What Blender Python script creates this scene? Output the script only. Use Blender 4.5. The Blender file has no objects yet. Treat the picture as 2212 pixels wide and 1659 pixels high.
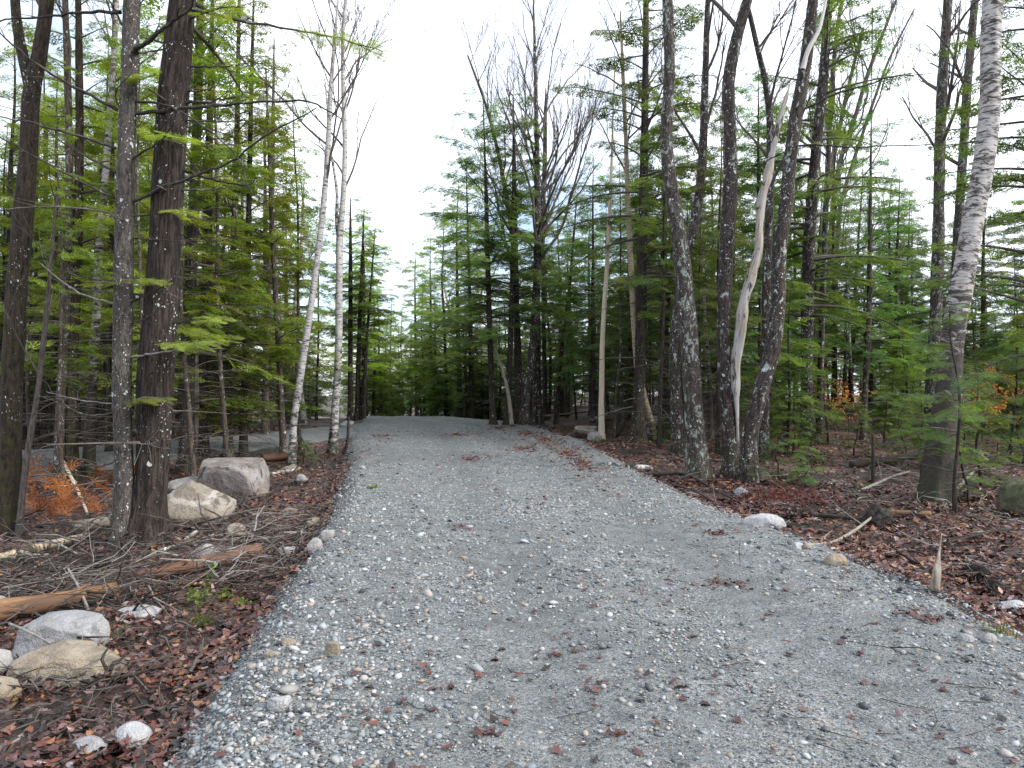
import bpy, math, random
import numpy as np
from mathutils import Vector

rng = np.random.default_rng(11)
random.seed(5)
scene = bpy.context.scene
C = scene.collection

# ------------------------------------------------------------------ camera, sky, sun, exposure
CAMZ, F, CX, CY = 1.6, 705.0, 512.0, 384.0
K = 1024.0 / 2212.0
cam = bpy.data.cameras.new('camera'); cam.sensor_width = 36.0; cam.lens = F / 1024.0 * 36.0
cam.clip_start = 0.05; cam.clip_end = 2000
camo = bpy.data.objects.new('camera', cam); C.objects.link(camo)
camo.location = (0, 0, CAMZ); camo.rotation_euler = (math.radians(90), 0, 0)
scene.camera = camo

SUN_EL, SUN_AZ = math.radians(38), math.radians(112)      # azimuth clockwise from +Y (ahead) towards +X (right)
world = bpy.data.worlds.new('World'); scene.world = world; world.use_nodes = True
wn, wl = world.node_tree.nodes, world.node_tree.links
wn.clear()
w_out = wn.new('ShaderNodeOutputWorld'); w_bg = wn.new('ShaderNodeBackground')
w_sky = wn.new('ShaderNodeTexSky'); w_sky.sky_type = 'NISHITA'; w_sky.sun_disc = False
w_sky.sun_elevation = SUN_EL; w_sky.sun_rotation = SUN_AZ
w_sky.air_density = 1.0; w_sky.dust_density = 1.0; w_sky.ozone_density = 1.0
w_mix = wn.new('ShaderNodeMix'); w_mix.data_type = 'RGBA'
w_tc = wn.new('ShaderNodeTexCoord'); w_no = wn.new('ShaderNodeTexNoise')
w_no.inputs['Scale'].default_value = 2.2; w_no.inputs['Detail'].default_value = 5
w_rp = wn.new('ShaderNodeValToRGB')
w_rp.color_ramp.elements[0].position = 0.36; w_rp.color_ramp.elements[0].color = (.12, .12, .12, 1)
w_rp.color_ramp.elements[1].position = 0.54; w_rp.color_ramp.elements[1].color = (1, 1, 1, 1)
wl.new(w_tc.outputs['Generated'], w_no.inputs['Vector']); wl.new(w_no.outputs['Fac'], w_rp.inputs['Fac'])
wl.new(w_rp.outputs['Color'], w_mix.inputs[0]); wl.new(w_sky.outputs['Color'], w_mix.inputs[6])
w_mix.inputs[7].default_value = (7.3, 7.75, 8.6, 1)       # the thin white overcast
wl.new(w_mix.outputs[2], w_bg.inputs['Color']); w_bg.inputs['Strength'].default_value = 0.13
wl.new(w_bg.outputs[0], w_out.inputs[0])

sl = bpy.data.lights.new('sun', 'SUN'); sl.energy = 2.8; sl.angle = math.radians(20); sl.color = (1.0, 0.96, 0.90)
so = bpy.data.objects.new('sun', sl); C.objects.link(so)
sd = Vector((math.sin(SUN_AZ) * math.cos(SUN_EL), math.cos(SUN_AZ) * math.cos(SUN_EL), math.sin(SUN_EL)))
so.rotation_euler = sd.to_track_quat('Z', 'Y').to_euler(); so.location = (20, 10, 40)

vs = scene.view_settings
vs.view_transform = 'Standard'; vs.look = 'None'; vs.gamma = 1.0; vs.use_curve_mapping = False
vs.exposure = 0.95
cy = scene.cycles
cy.max_bounces = 4; cy.diffuse_bounces = 2; cy.glossy_bounces = 1; cy.transmission_bounces = 3; cy.transparent_max_bounces = 4
cy.use_adaptive_sampling = True; cy.adaptive_threshold = 0.02
cy.use_denoising = True; cy.denoising_prefilter = 'NONE'
cy.caustics_reflective = False; cy.caustics_refractive = False

# ------------------------------------------------------------------ noise and terrain
def _hash(ix, iy, iz, seed):
    h = (ix.astype(np.int64) * 374761393 + iy.astype(np.int64) * 668265263 + iz.astype(np.int64) * 2147483647 + seed * 974634777) & 0xffffffff
    h = ((h ^ (h >> 13)) * 1274126177) & 0xffffffff
    h = ((h ^ (h >> 16)) * 2246822519) & 0xffffffff
    return ((h ^ (h >> 15)) & 0xffff) / 65535.0
def vnoise(x, y, z=None, seed=0):
    x = np.asarray(x, float); y = np.asarray(y, float)
    if z is None:
        ix, iy = np.floor(x), np.floor(y); fx, fy = x - ix, y - iy
        fx = fx * fx * (3 - 2 * fx); fy = fy * fy * (3 - 2 * fy); o = np.zeros(1)
        h = lambda a, b: _hash(ix + a, iy + b, o, seed)
        return ((h(0, 0) * (1 - fx) + h(1, 0) * fx) * (1 - fy) + (h(0, 1) * (1 - fx) + h(1, 1) * fx) * fy) * 2 - 1
    z = np.asarray(z, float)
    ix, iy, iz = np.floor(x), np.floor(y), np.floor(z)
    fx, fy, fz = x - ix, y - iy, z - iz
    fx, fy, fz = [f * f * (3 - 2 * f) for f in (fx, fy, fz)]
    r = 0
    for a in (0, 1):
        for b in (0, 1):
            for c in (0, 1):
                w = (fx if a else 1 - fx) * (fy if b else 1 - fy) * (fz if c else 1 - fz)
                r = r + w * _hash(ix + a, iy + b, iz + c, seed)
    return r * 2 - 1
def fbm(x, y, z=None, seed=0, o=4):
    r, a, s = 0, 0.5, 1.0
    for i in range(o):
        r = r + a * vnoise(np.asarray(x) * s, np.asarray(y) * s, None if z is None else np.asarray(z) * s, seed + i)
        a *= .5; s *= 2.03
    return r
def sstep(a, b, x):
    t = np.clip((x - a) / (b - a), 0, 1); return t * t * (3 - 2 * t)

LY = [-10, 3, 4, 5.3, 7.6, 9.7, 14.3, 20, 26, 34.5, 42, 60, 95]
LX = [-1.15, -1.15, -1.3, -1.5, -1.8, -2.1, -3.0, -4.3, -5.3, -6.9, -9.5, -18, -36]
RY = [-10, 4.27, 5.3, 6.75, 9.35, 13.5, 20, 28.5, 34.5, 42, 60, 95]
RX = [3.1, 3.1, 3.18, 3.0, 2.45, 2.16, 1.9, .44, -3.3, -6, -14, -31]
SIDE = [(-4.6, 30), (-6.2, 25), (-8.0, 21), (-10.0, 17.6), (-13.5, 14.2), (-25, 8), (-45, 2)]
def d_main(x, y):
    return np.maximum(np.interp(y, LY, LX) - x, x - np.interp(y, RY, RX))
def d_side(x, y):
    x = np.asarray(x, float); y = np.asarray(y, float); best = np.full(np.broadcast(x, y).shape, 1e9)
    for (ax, ay), (bx, by) in zip(SIDE[:-1], SIDE[1:]):
        dx, dy = bx - ax, by - ay
        t = np.clip(((x - ax) * dx + (y - ay) * dy) / (dx * dx + dy * dy), 0, 1)
        best = np.minimum(best, np.hypot(x - ax - t * dx, y - ay - t * dy))
    return best - 1.5
def dip(y):
    return -0.06 * np.clip(y - 33, 0, 60) * sstep(33, 40, y)
def height(x, y):
    x = np.asarray(x, float); y = np.asarray(y, float)
    lx, rx = np.interp(y, LY, LX), np.interp(y, RY, RX)
    dl, dr = lx - x, x - rx
    left = dl > dr
    d = np.maximum(dl, dr)
    mid = (lx + rx) / 2
    zr = dip(y) + 0.012 * fbm(x * 1.3, y * 1.3, seed=3) - 0.03 * (np.exp(-((x - mid - .95) / .35) ** 2) + np.exp(-((x - mid + .75) / .35) ** 2)) + 0.02
    drop = np.where(left, np.interp(y, [3, 10, 15, 22, 40], [.42, .42, .36, .16, .1]), np.interp(y, [4, 20], [.13, .16]))
    zf = dip(y) - drop + 0.10 * fbm(x * .55, y * .55, seed=9) + 0.05 * fbm(x * 2.1, y * 2.1, seed=21, o=3)
    zf = zf - 0.12 * sstep(1.5, 6, dl) * (y < 40)
    zf = zf + 1.25 * sstep(19, 46, y) * sstep(5, 14, x - rx) + 1.0 * sstep(25, 70, y) * sstep(8, 25, dl)
    band = np.where(left, .75, .45)
    w = 1 - sstep(0, 1, d / band)
    ds = d_side(x, y)
    w2 = 1 - sstep(0, 1, ds / 1.0)
    zs = dip(y) - 0.05 + 0.015 * fbm(x * 1.3, y * 1.3, seed=4)
    z = zf * (1 - np.maximum(w, w2)) + np.where(w >= w2, zr, zs) * np.maximum(w, w2)
    return z
def hz(x, y):
    return float(height(np.array([x]), np.array([y]))[0])
_ry = 1.5 * (140 / 1.5) ** np.linspace(0, 1, 130)
def pick(px, py):                       # photograph pixel (2212 wide) -> the ground point seen there
    u, w = (px * K - CX) / F, (py * K - CY) / F; ry = _ry
    for _ in range(2):
        below = CAMZ - w * ry <= height(u * ry, ry)
        i = int(np.argmax(below)) if below.any() else len(ry) - 1
        lo = ry[max(i - 1, 0)]; hi = ry[i]; ry = np.linspace(lo, hi, 24)
    yy = float(ry[int(np.argmax(CAMZ - w * ry <= height(u * ry, ry)))])
    return np.array([u * yy, yy, hz(u * yy, yy)])
def at(px, py, Y):
    return np.array([(px * K - CX) / F * Y, Y, CAMZ - (py * K - CY) / F * Y])

# ------------------------------------------------------------------ mesh helpers
class MB:
    def __init__(s): s.v, s.f4, s.f3, s.bk, s.tint, s.n = [], [], [], [], [], 0
    def add(s, v, q=None, t=None, bk=None, tint=None):
        v = np.asarray(v, float).reshape(-1, 3); k = len(v)
        s.v.append(v)
        s.bk.append(np.zeros((k, 3)) if bk is None else bk)
        s.tint.append(np.zeros(k) if tint is None else (np.full(k, tint) if np.isscalar(tint) else tint))
        if q is not None and len(q): s.f4.append(np.asarray(q, np.int64) + s.n)
        if t is not None and len(t): s.f3.append(np.asarray(t, np.int64) + s.n)
        s.n += k
    def mesh(s, name, mat, smooth=True):
        me = bpy.data.meshes.new(name)
        v = np.concatenate(s.v).astype(np.float32)
        f4 = np.concatenate(s.f4) if s.f4 else np.zeros((0, 4), np.int64)
        f3 = np.concatenate(s.f3) if s.f3 else np.zeros((0, 3), np.int64)
        loops = np.concatenate([f4.ravel(), f3.ravel()]).astype(np.int32)
        me.vertices.add(len(v)); me.vertices.foreach_set('co', v.ravel())
        me.loops.add(len(loops)); me.loops.foreach_set('vertex_index', loops)
        nf = len(f4) + len(f3)
        me.polygons.add(nf)
        st = np.concatenate([np.arange(len(f4)) * 4, len(f4) * 4 + np.arange(len(f3)) * 3]).astype(np.int32)
        me.polygons.foreach_set('loop_start', st)
        me.polygons.foreach_set('use_smooth', np.full(nf, smooth, dtype=bool))
        bk = np.concatenate(s.bk).astype(np.float32)
        if np.any(bk):
            a = me.attributes.new('bk', 'FLOAT_VECTOR', 'POINT'); a.data.foreach_set('vector', bk.ravel())
        a = me.attributes.new('tint', 'FLOAT', 'POINT'); a.data.foreach_set('value', np.concatenate(s.tint).astype(np.float32))
        me.update(calc_edges=True)
        if mat is not None: me.materials.append(mat)
        return me
    def build(s, name, mat, parent=None, smooth=True, kind=None):
        return link(name, s.mesh(name, mat, smooth), parent, kind)
def link(name, me, parent=None, kind=None):
    o = bpy.data.objects.new(name, me); C.objects.link(o)
    if parent is not None: o.parent = parent
    if kind: o['kind'] = kind
    return o
def tag(o, label, cat, group=None):
    o['label'] = label; o['category'] = cat
    if group: o['group'] = group
    return o
def root(name, loc, label, cat, group=None, rz=0.0, sc=1.0):
    o = bpy.data.objects.new(name, None); C.objects.link(o); o.empty_display_size = .2
    o.location = [float(a) for a in loc]; o.rotation_euler = (0, 0, rz); o.scale = (sc, sc, sc)
    return tag(o, label, cat, group)
def norm(a):
    return a / (np.linalg.norm(a, axis=-1, keepdims=True) + 1e-12)
def tube(mb, pts, rad, sides=6, cap=False, rough=0.0, seed=0, flare=0.0, s0=0.0, tint=0.0, lobes=5):
    pts = np.asarray(pts, float); n = len(pts); rad = np.broadcast_to(np.asarray(rad, float), (n,))
    tg = np.gradient(pts, axis=0); tg = norm(tg)
    mt = norm(tg.mean(0)); ref = np.eye(3)[int(np.argmin(np.abs(mt)))]
    u = norm(ref - (tg @ ref)[:, None] * tg); w = np.cross(tg, u)
    s = s0 + np.concatenate([[0], np.cumsum(np.linalg.norm(np.diff(pts, axis=0), axis=1))])
    th = np.arange(sides) / sides * 2 * np.pi
    ct, st = np.cos(th), np.sin(th)
    rr = np.repeat(rad[:, None], sides, 1)
    if rough:
        sc = 1.0 / max(float(rad.max()), .02)
        rr = rr * (1 + rough * fbm(ct[None, :] * 1.6 + seed, st[None, :] * 1.6 + 7.3 * seed, s[:, None] * sc * .35 + 0 * ct[None, :], seed=seed, o=3) * 1.6)
    if flare:
        rr = rr * (1 + flare * np.exp(-s / .28)[:, None] * (.55 + .45 * np.cos(lobes * th + seed)[None, :]))
    v = pts[:, None, :] + rr[:, :, None] * (ct[None, :, None] * u[:, None, :] + st[None, :, None] * w[:, None, :])
    bk = np.stack([rr * ct[None, :], rr * st[None, :], np.repeat(s[:, None], sides, 1)], -1).reshape(-1, 3) + np.array([seed * 1.37, 0, 0])
    i = np.arange(n - 1)[:, None] * sides; j = np.arange(sides)[None, :]; j2 = (j + 1) % sides
    q = np.stack([i + j, i + j2, i + sides + j2, i + sides + j], -1).reshape(-1, 4)
    v = v.reshape(-1, 3); t = None
    if cap:
        b = len(v); v = np.concatenate([v, pts[:1], pts[-1:]]); bk = np.concatenate([bk, bk[:1], bk[-1:]])
        jj = np.arange(sides); e = (n - 1) * sides
        t = np.concatenate([np.stack([np.full(sides, b), (jj + 1) % sides, jj], -1), np.stack([np.full(sides, b + 1), e + jj, e + (jj + 1) % sides], -1)])
    mb.add(v, q, t, bk=bk, tint=tint)
def smooth_path(p, n):                 # Catmull-Rom resample
    p = np.asarray(p, float)
    if len(p) < 3:
        t = np.linspace(0, 1, n)[:, None]; return p[0] + (p[-1] - p[0]) * t
    L = np.concatenate([[0], np.cumsum(np.linalg.norm(np.diff(p[:, :3], axis=0), axis=1))])
    q = np.concatenate([[2 * p[0] - p[1]], p, [2 * p[-1] - p[-2]]])
    out = []
    for s in np.linspace(0, L[-1], n):
        i = min(max(int(np.searchsorted(L, s, side='right')) - 1, 0), len(p) - 2)
        t = (s - L[i]) / max(L[i + 1] - L[i], 1e-9)
        a, b, c, d = q[i], q[i + 1], q[i + 2], q[i + 3]
        out.append(.5 * ((2 * b) + (c - a) * t + (2 * a - 5 * b + 4 * c - d) * t * t + (3 * b - a - 3 * c + d) * t ** 3))
    return np.array(out)

# ------------------------------------------------------------------ materials
class NT:
    def __init__(s, name):
        s.m = bpy.data.materials.new(name); s.m.use_nodes = True
        s.nt = s.m.node_tree; s.nt.nodes.clear(); s.out = s.n('OutputMaterial')
    def n(s, t, **kw):
        nd = s.nt.nodes.new('ShaderNode' + t)
        for k, v in kw.items(): setattr(nd, k, v)
        return nd
    def l(s, a, b): s.nt.links.new(a, b)
    def val(s, sock, v):
        if isinstance(v, bpy.types.NodeSocket): s.l(v, sock)
        else: sock.default_value = v
    def noise(s, vec, scale, detail=4, rough=.55, dist=0.0):
        nd = s.n('TexNoise'); s.val(nd.inputs['Scale'], scale); nd.inputs['Detail'].default_value = detail
        nd.inputs['Roughness'].default_value = rough; nd.inputs['Distortion'].default_value = dist
        if vec is not None: s.l(vec, nd.inputs['Vector'])
        return nd.outputs['Fac']
    def voro(s, vec, scale, feature='F1', rand=1.0):
        nd = s.n('TexVoronoi', feature=feature); nd.inputs['Scale'].default_value = scale; nd.inputs['Randomness'].default_value = rand
        if vec is not None: s.l(vec, nd.inputs['Vector'])
        return nd
    def mapping(s, vec, sc, loc=(0, 0, 0)):
        nd = s.n('Mapping'); nd.inputs['Scale'].default_value = sc; nd.inputs['Location'].default_value = loc; s.l(vec, nd.inputs['Vector']); return nd.outputs[0]
    def ramp(s, fac, stops, interp='LINEAR'):
        nd = s.n('ValToRGB'); cr = nd.color_ramp; cr.interpolation = interp
        while len(cr.elements) < len(stops): cr.elements.new(.5)
        for e, (p, c) in zip(cr.elements, stops):
            e.position = p; e.color = (c, c, c, 1) if isinstance(c, (int, float)) else (*c, 1)
        s.l(fac, nd.inputs['Fac']); return nd.outputs['Color']
    def mix(s, fac, a, b, mode='MIX'):
        nd = s.n('Mix', data_type='RGBA', blend_type=mode)
        s.val(nd.inputs[0], fac)
        for k, v in ((6, a), (7, b)):
            if isinstance(v, tuple) and len(v) == 3: v = (*v, 1)
            s.val(nd.inputs[k], v)
        return nd.outputs[2]
    def math(s, op, a, b=0.0, clamp=False):
        nd = s.n('Math', operation=op, use_clamp=clamp); s.val(nd.inputs[0], a); s.val(nd.inputs[1], b); return nd.outputs[0]
    def attr(s, name): return s.n('Attribute', attribute_name=name)
    def sep(s, vec):
        nd = s.n('SeparateXYZ'); s.l(vec, nd.inputs[0]); return nd.outputs
    def bump(s, h, strength=.5, dist=.02, nrm=None):
        nd = s.n('Bump'); nd.inputs['Strength'].default_value = strength; nd.inputs['Distance'].default_value = dist
        s.l(h, nd.inputs['Height'])
        if nrm is not None: s.l(nrm, nd.inputs['Normal'])
        return nd.outputs[0]
    def bsdf(s, col, rough=.7, nrm=None, spec=.3):
        b = s.n('BsdfPrincipled')
        if isinstance(col, tuple): col = (*col[:3], 1)
        s.val(b.inputs['Base Color'], col); s.val(b.inputs['Roughness'], rough); b.inputs['Specular IOR Level'].default_value = spec
        if nrm is not None: s.l(nrm, b.inputs['Normal'])
        return b.outputs[0]
    def done(s, sh): s.l(sh, s.out.inputs['Surface']); return s.m

def bark_mat(name, dark, light, fiss=(26, 26, 4.5), depth=.02, spots=.0, patches=0.0, moss=.0, patch_col=(.36, .40, .37), moss_h=.9, contrast=(.40, .60)):
    t = NT(name); v = t.attr('bk').outputs['Vector']
    f = t.noise(t.mapping(v, fiss), 1.0, 5, .62, .4)
    f2 = t.noise(t.mapping(v, (fiss[0] * 2.3, fiss[1] * 2.3, fiss[2] * 3.5)), 1.0, 3)
    big = t.noise(v, 3.0, 3)
    hsum = t.math('ADD', t.math('MULTIPLY', f, .75), t.math('MULTIPLY', f2, .25))
    col = t.mix(t.ramp(hsum, [(contrast[0], 0.0), (contrast[1], 1.0)]), dark, light)
    col = t.mix(t.ramp(big, [(.35, 0.0), (.7, .55)]), col, tuple(c * .55 for c in light))
    if patches:
        p = t.noise(t.mapping(v, (8.5, 8.5, 5.5)), 1.0, 8, .74, .5)
        col = t.mix(t.ramp(p, [(.62 - patches * .12, 0.0), (.68 - patches * .12, .85)]), col, patch_col)
    if spots:
        wv = t.n('VectorMath', operation='ADD'); nz = t.n('TexNoise'); nz.inputs['Scale'].default_value = 11; t.l(v, nz.inputs['Vector'])
        sc_ = t.n('VectorMath', operation='SCALE'); t.l(nz.outputs['Color'], sc_.inputs[0]); sc_.inputs['Scale'].default_value = .12; t.l(v, wv.inputs[0]); t.l(sc_.outputs[0], wv.inputs[1])
        clump = t.ramp(t.noise(v, 1.5, 4), [(.40, .25), (.62, .72)])
        for sc, th in ((13, .34), (30, .34), (55, .3)):
            vo = t.voro(t.mapping(wv.outputs[0], (1, 1, .7)), sc)
            c3 = t.sep(vo.outputs['Color'])
            hit = t.math('LESS_THAN', vo.outputs['Distance'], t.math('MULTIPLY', t.math('MULTIPLY', c3[0], c3[0]), th))
            gate = t.math('GREATER_THAN', t.math('ADD', t.math('MULTIPLY', c3[1], .6), clump), 1.12 - spots * .24)
            col = t.mix(t.math('MULTIPLY', t.math('MULTIPLY', hit, gate), .85), col, (.50, .54, .52))
    if moss:
        hgt = t.sep(v)[2]
        m = t.math('MULTIPLY', t.ramp(t.math('DIVIDE', hgt, moss_h), [(0.1, 1.0), (1.0, 0.0)]), t.ramp(t.noise(v, 9, 4), [(.54 - .08 * moss, 0.0), (.68 - .08 * moss, .8)]))
        col = t.mix(m, col, (.042, .052, .014))
    return t.done(t.bsdf(col, .85, t.bump(hsum, .9, depth), .2))
M = {}
M['hem_bark'] = bark_mat('bark_hemlock', (.008, .0065, .006), (.062, .047, .040), (30, 30, 4), .045, spots=.5, contrast=(.44, .59))
M['dark_bark'] = bark_mat('bark_dark', (.010, .008, .007), (.062, .050, .043), (24, 24, 4), .03, spots=.5, moss=.3)
M['grey_bark'] = bark_mat('bark_grey_lichen', (.022, .019, .018), (.105, .092, .083), (34, 34, 9), .016, spots=1.35, patches=.35, patch_col=(.24, .245, .24))
M['maple_bark'] = bark_mat('bark_maple', (.014, .011, .010), (.085, .070, .061), (22, 22, 6), .03, spots=1.3, patches=.7, moss=.6, patch_col=(.27, .31, .28))
M['maple_dark'] = bark_mat('bark_maple_dark', (.010, .008, .008), (.068, .053, .047), (22, 22, 6), .03, spots=1.3, patches=.45, moss=.6)
M['moss_bark'] = bark_mat('bark_mossy_brown', (.010, .008, .006), (.062, .047, .034), (24, 24, 5), .03, spots=.5, moss=.5, moss_h=5.0)
M['brown_bark'] = bark_mat('bark_brown', (.020, .016, .013), (.11, .086, .070), (26, 26, 7), .02, spots=.7, patches=.4, moss=.3)
M['pale_bark'] = bark_mat('bark_pale_grey', (.12, .105, .088), (.34, .31, .27), (20, 20, 12), .008, spots=.3)
M['twig'] = bark_mat('bark_twig', (.045, .038, .034), (.14, .12, .108), (30, 30, 8), .004)
M['twig_grey'] = bark_mat('bark_twig_grey', (.12, .11, .10), (.30, .28, .265), (30, 30, 8), .004)
M['twig_dark'] = bark_mat('bark_twig_dark', (.016, .013, .012), (.06, .05, .044), (30, 30, 8), .004)
M['branch_lichen'] = bark_mat('bark_branch_lichen', (.018, .016, .015), (.075, .065, .058), (30, 30, 9), .008, patches=.45, patch_col=(.22, .25, .21))

def birch_mat(name, white=(.60, .565, .53), cover=.5, pinkish=.3, lowk=.35):
    t = NT(name); v = t.attr('bk').outputs['Vector']
    fine = t.noise(t.mapping(v, (5, 5, 75)), 1.0, 4, .6)
    lent = t.noise(t.mapping(v, (7, 7, 42)), 1.0, 3, .55)
    pat = t.noise(t.mapping(v, (4.0, 4.0, 11)), 1.0, 8, .74, .8)
    col = t.mix(t.ramp(fine, [(.32, 0.0), (.66, .85)]), white, tuple(c * .5 for c in white))
    col = t.mix(t.ramp(t.noise(t.mapping(v, (4, 4, 9)), 1.0, 4), [(.55, 0.0), (.66, pinkish)]), col, (.46, .30, .21))
    col = t.mix(t.ramp(lent, [(.57, 0.0), (.63, .92)]), col, (.035, .03, .028))
    hgt = t.sep(v)[2]
    low = t.ramp(t.math('DIVIDE', hgt, 6.0), [(0.0, .36), (.24, .22), (.6, .04)])
    rough = t.ramp(t.math('ADD', pat, t.math('MULTIPLY', low, lowk)), [(.72 - cover * .12, 0.0), (.80 - cover * .12, 1.0)])
    dk = t.mix(t.noise(t.mapping(v, (28, 28, 20)), 1.0, 4), (.012, .010, .009), (.065, .053, .045))
    col = t.mix(rough, col, dk)
    moss = t.math('MULTIPLY', t.ramp(t.math('DIVIDE', hgt, .8), [(0.2, 1.0), (1.0, 0.0)]), t.ramp(t.noise(v, 10, 4), [(.38, 0.0), (.55, 1.0)]))
    col = t.mix(moss, col, (.026, .034, .010))
    hh = t.math('SUBTRACT', t.math('MULTIPLY', t.noise(t.mapping(v, (30, 30, 14)), 1.0, 4), t.math('ADD', rough, .15)), t.math('MULTIPLY', fine, .25))
    return t.done(t.bsdf(col, .65, t.bump(hh, .8, .018), .3))
M['birch'] = birch_mat('bark_birch', (.52, .50, .48), cover=1.25, pinkish=.10)
M['birch_rough'] = birch_mat('bark_birch_rough', (.50, .475, .455), cover=1.5, pinkish=.3, lowk=1.0)
M['birch_yellow'] = birch_mat('bark_birch_yellow', (.42, .35, .25), cover=.9, pinkish=.5)
M['birch_white'] = birch_mat('bark_birch_white', (.70, .68, .66), cover=.0, pinkish=.1)

def wood_mat(name, a, b, c, dark=.4):
    t = NT(name); v = t.attr('bk').outputs['Vector']
    g = t.noise(t.mapping(v, (38, 38, 2.2)), 1.0, 5, .6, .5)
    col = t.mix(t.ramp(g, [(.3, 0.0), (.7, 1.0)]), a, b)
    col = t.mix(t.ramp(t.noise(t.mapping(v, (6, 6, 1.6)), 1.0, 4), [(.45, 0.0), (.62, .8)]), col, c)
    col = t.mix(t.ramp(t.noise(t.mapping(v, (9, 9, 2.6)), 1.0, 5, .6, .7), [(.56, 0.0), (.63, dark)]), col, (.02, .017, .015))
    return t.done(t.bsdf(col, .7, t.bump(g, .6, .008), .3))
M['snag'] = wood_mat('wood_bare_snag', (.17, .14, .11), (.40, .365, .32), (.33, .33, .335), .95)
M['snag_grey'] = wood_mat('wood_bare_grey', (.36, .34, .33), (.58, .56, .54), (.48, .44, .40), .3)
M['cream_wood'] = wood_mat('wood_cream', (.40, .32, .23), (.60, .51, .40), (.50, .44, .35), .1)
M['orange_log'] = wood_mat('wood_orange_log', (.10, .052, .024), (.26, .145, .068), (.075, .042, .026), .9)
M['red_log'] = wood_mat('wood_red_log', (.075, .035, .022), (.20, .095, .055), (.06, .04, .03), .8)
M['grey_log'] = wood_mat('wood_grey_log', (.13, .11, .09), (.29, .255, .21), (.19, .16, .12), .6)
M['cut'] = wood_mat('wood_cut_end', (.30, .21, .12), (.42, .31, .19), (.2, .13, .08), .3)

def leaf_ramp(t, fac):  # lilac stops: sky reflection on wet leaves, painted into the leaf colour
    return t.ramp(fac, [(0.0, (.012, .008, .007)), (.14, (.032, .017, .014)), (.28, (.085, .028, .020)), (.40, (.060, .036, .038)), (.52, (.145, .046, .026)),
                        (.64, (.125, .092, .096)), (.74, (.16, .060, .030)), (.85, (.25, .12, .05)), (.93, (.25, .20, .195)), (1.0, (.30, .165, .075))])
def litter_leaf_mat(name, per_object):
    t = NT(name)
    if per_object: fac = t.n('ObjectInfo').outputs['Random']
    else: fac = t.attr('tint').outputs['Fac']
    geo = t.n('NewGeometry').outputs['Position']
    col = leaf_ramp(t, fac)
    col = t.mix(.5, col, t.mix(t.noise(geo, 60, 3), (.35, .35, .35), (1.5, 1.5, 1.5)), 'MULTIPLY')
    return t.done(t.bsdf(col, t.ramp(t.noise(geo, 13, 2), [(.35, .28), (.65, .62)]), t.bump(t.noise(geo, 90, 2), .4, .004), .5))
M['leaf'] = litter_leaf_mat('fallen_leaf', False)
M['leaf_one'] = litter_leaf_mat('fallen_leaf_single', True)

def foliage_mat(name, dark, light):
    t = NT(name)
    tint = t.attr('tint').outputs['Fac']; oi = t.n('ObjectInfo')
    col = t.mix(tint, dark, light)
    hsv = t.n('HueSaturation'); t.l(t.math('ADD', t.math('MULTIPLY', oi.outputs['Random'], .05), .475), hsv.inputs['Hue'])
    t.l(t.math('ADD', t.math('MULTIPLY', oi.outputs['Random'], .5), .75), hsv.inputs['Value']); t.l(col, hsv.inputs['Color'])
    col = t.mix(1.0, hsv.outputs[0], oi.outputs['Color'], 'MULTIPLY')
    b = t.bsdf(col, .6, None, .25)
    tr = t.n('BsdfTranslucent'); t.l(t.mix(1.0, col, (1.25, 1.3, .6), 'MULTIPLY'), tr.inputs['Color'])
    ms = t.n('MixShader'); ms.inputs[0].default_value = .48; t.l(b, ms.inputs[1]); t.l(tr.outputs[0], ms.inputs[2])
    return t.done(ms.outputs[0])
M['needle'] = foliage_mat('hemlock_needles', (.066, .106, .042), (.19, .235, .078))
M['spruce'] = foliage_mat('spruce_needles', (.06, .11, .045), (.14, .20, .075))
M['orange_leaf'] = foliage_mat('beech_leaves_orange', (.30, .11, .03), (.55, .27, .09))
M['rust_needle'] = foliage_mat('dead_rust_needles', (.24, .075, .026), (.42, .15, .05))
M['herb'] = foliage_mat('herb_leaves', (.10, .16, .03), (.20, .28, .06))
M['grass'] = foliage_mat('grass_blades', (.06, .10, .02), (.16, .20, .05))
M['moss'] = foliage_mat('moss_cushion', (.05, .065, .012), (.14, .16, .03))
M['red_twig'] = foliage_mat('red_dry_stems', (.14, .04, .028), (.27, .09, .06))

def rock_mat(name, a, b, c, stain=.35, vein=0.0, speck=.28):
    t = NT(name); v = t.n('TexCoord').outputs['Object']
    n1 = t.noise(v, 3.2, 6, .62, .4); n2 = t.noise(v, 11, 5, .65); n3 = t.noise(v, 90, 3)
    col = t.mix(t.ramp(n1, [(.36, 0.0), (.64, 1.0)]), a, b)
    col = t.mix(t.ramp(n2, [(.48, 0.0), (.66, .75)]), col, c)
    col = t.mix(speck, col, t.mix(t.ramp(n3, [(.38, 0.0), (.62, 1.0)]), (.55, .55, .55), (1.4, 1.4, 1.4)), 'MULTIPLY')
    if vein:
        w = t.n('TexWave', wave_type='BANDS', bands_direction='Z'); w.inputs['Scale'].default_value = 1.1; w.inputs['Distortion'].default_value = 5; w.inputs['Detail'].default_value = 3
        t.l(v, w.inputs['Vector'])
        col = t.mix(t.math('MULTIPLY', t.ramp(w.outputs['Fac'], [(.90, 0.0), (.97, 1.0)]), vein), col, (.66, .63, .60))
    col = t.mix(t.ramp(t.noise(v, 4.3, 5, .6, .6), [(.57, 0.0), (.66, stain)]), col, (.035, .031, .028))
    hh = t.math('ADD', t.math('MULTIPLY', n2, .9), t.math('MULTIPLY', n3, .1))
    return t.done(t.bsdf(col, .75, t.bump(hh, .9, .05), .3))
M['rock_grey'] = rock_mat('rock_grey', (.20, .19, .185), (.36, .345, .335), (.27, .245, .22), .55)
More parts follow.
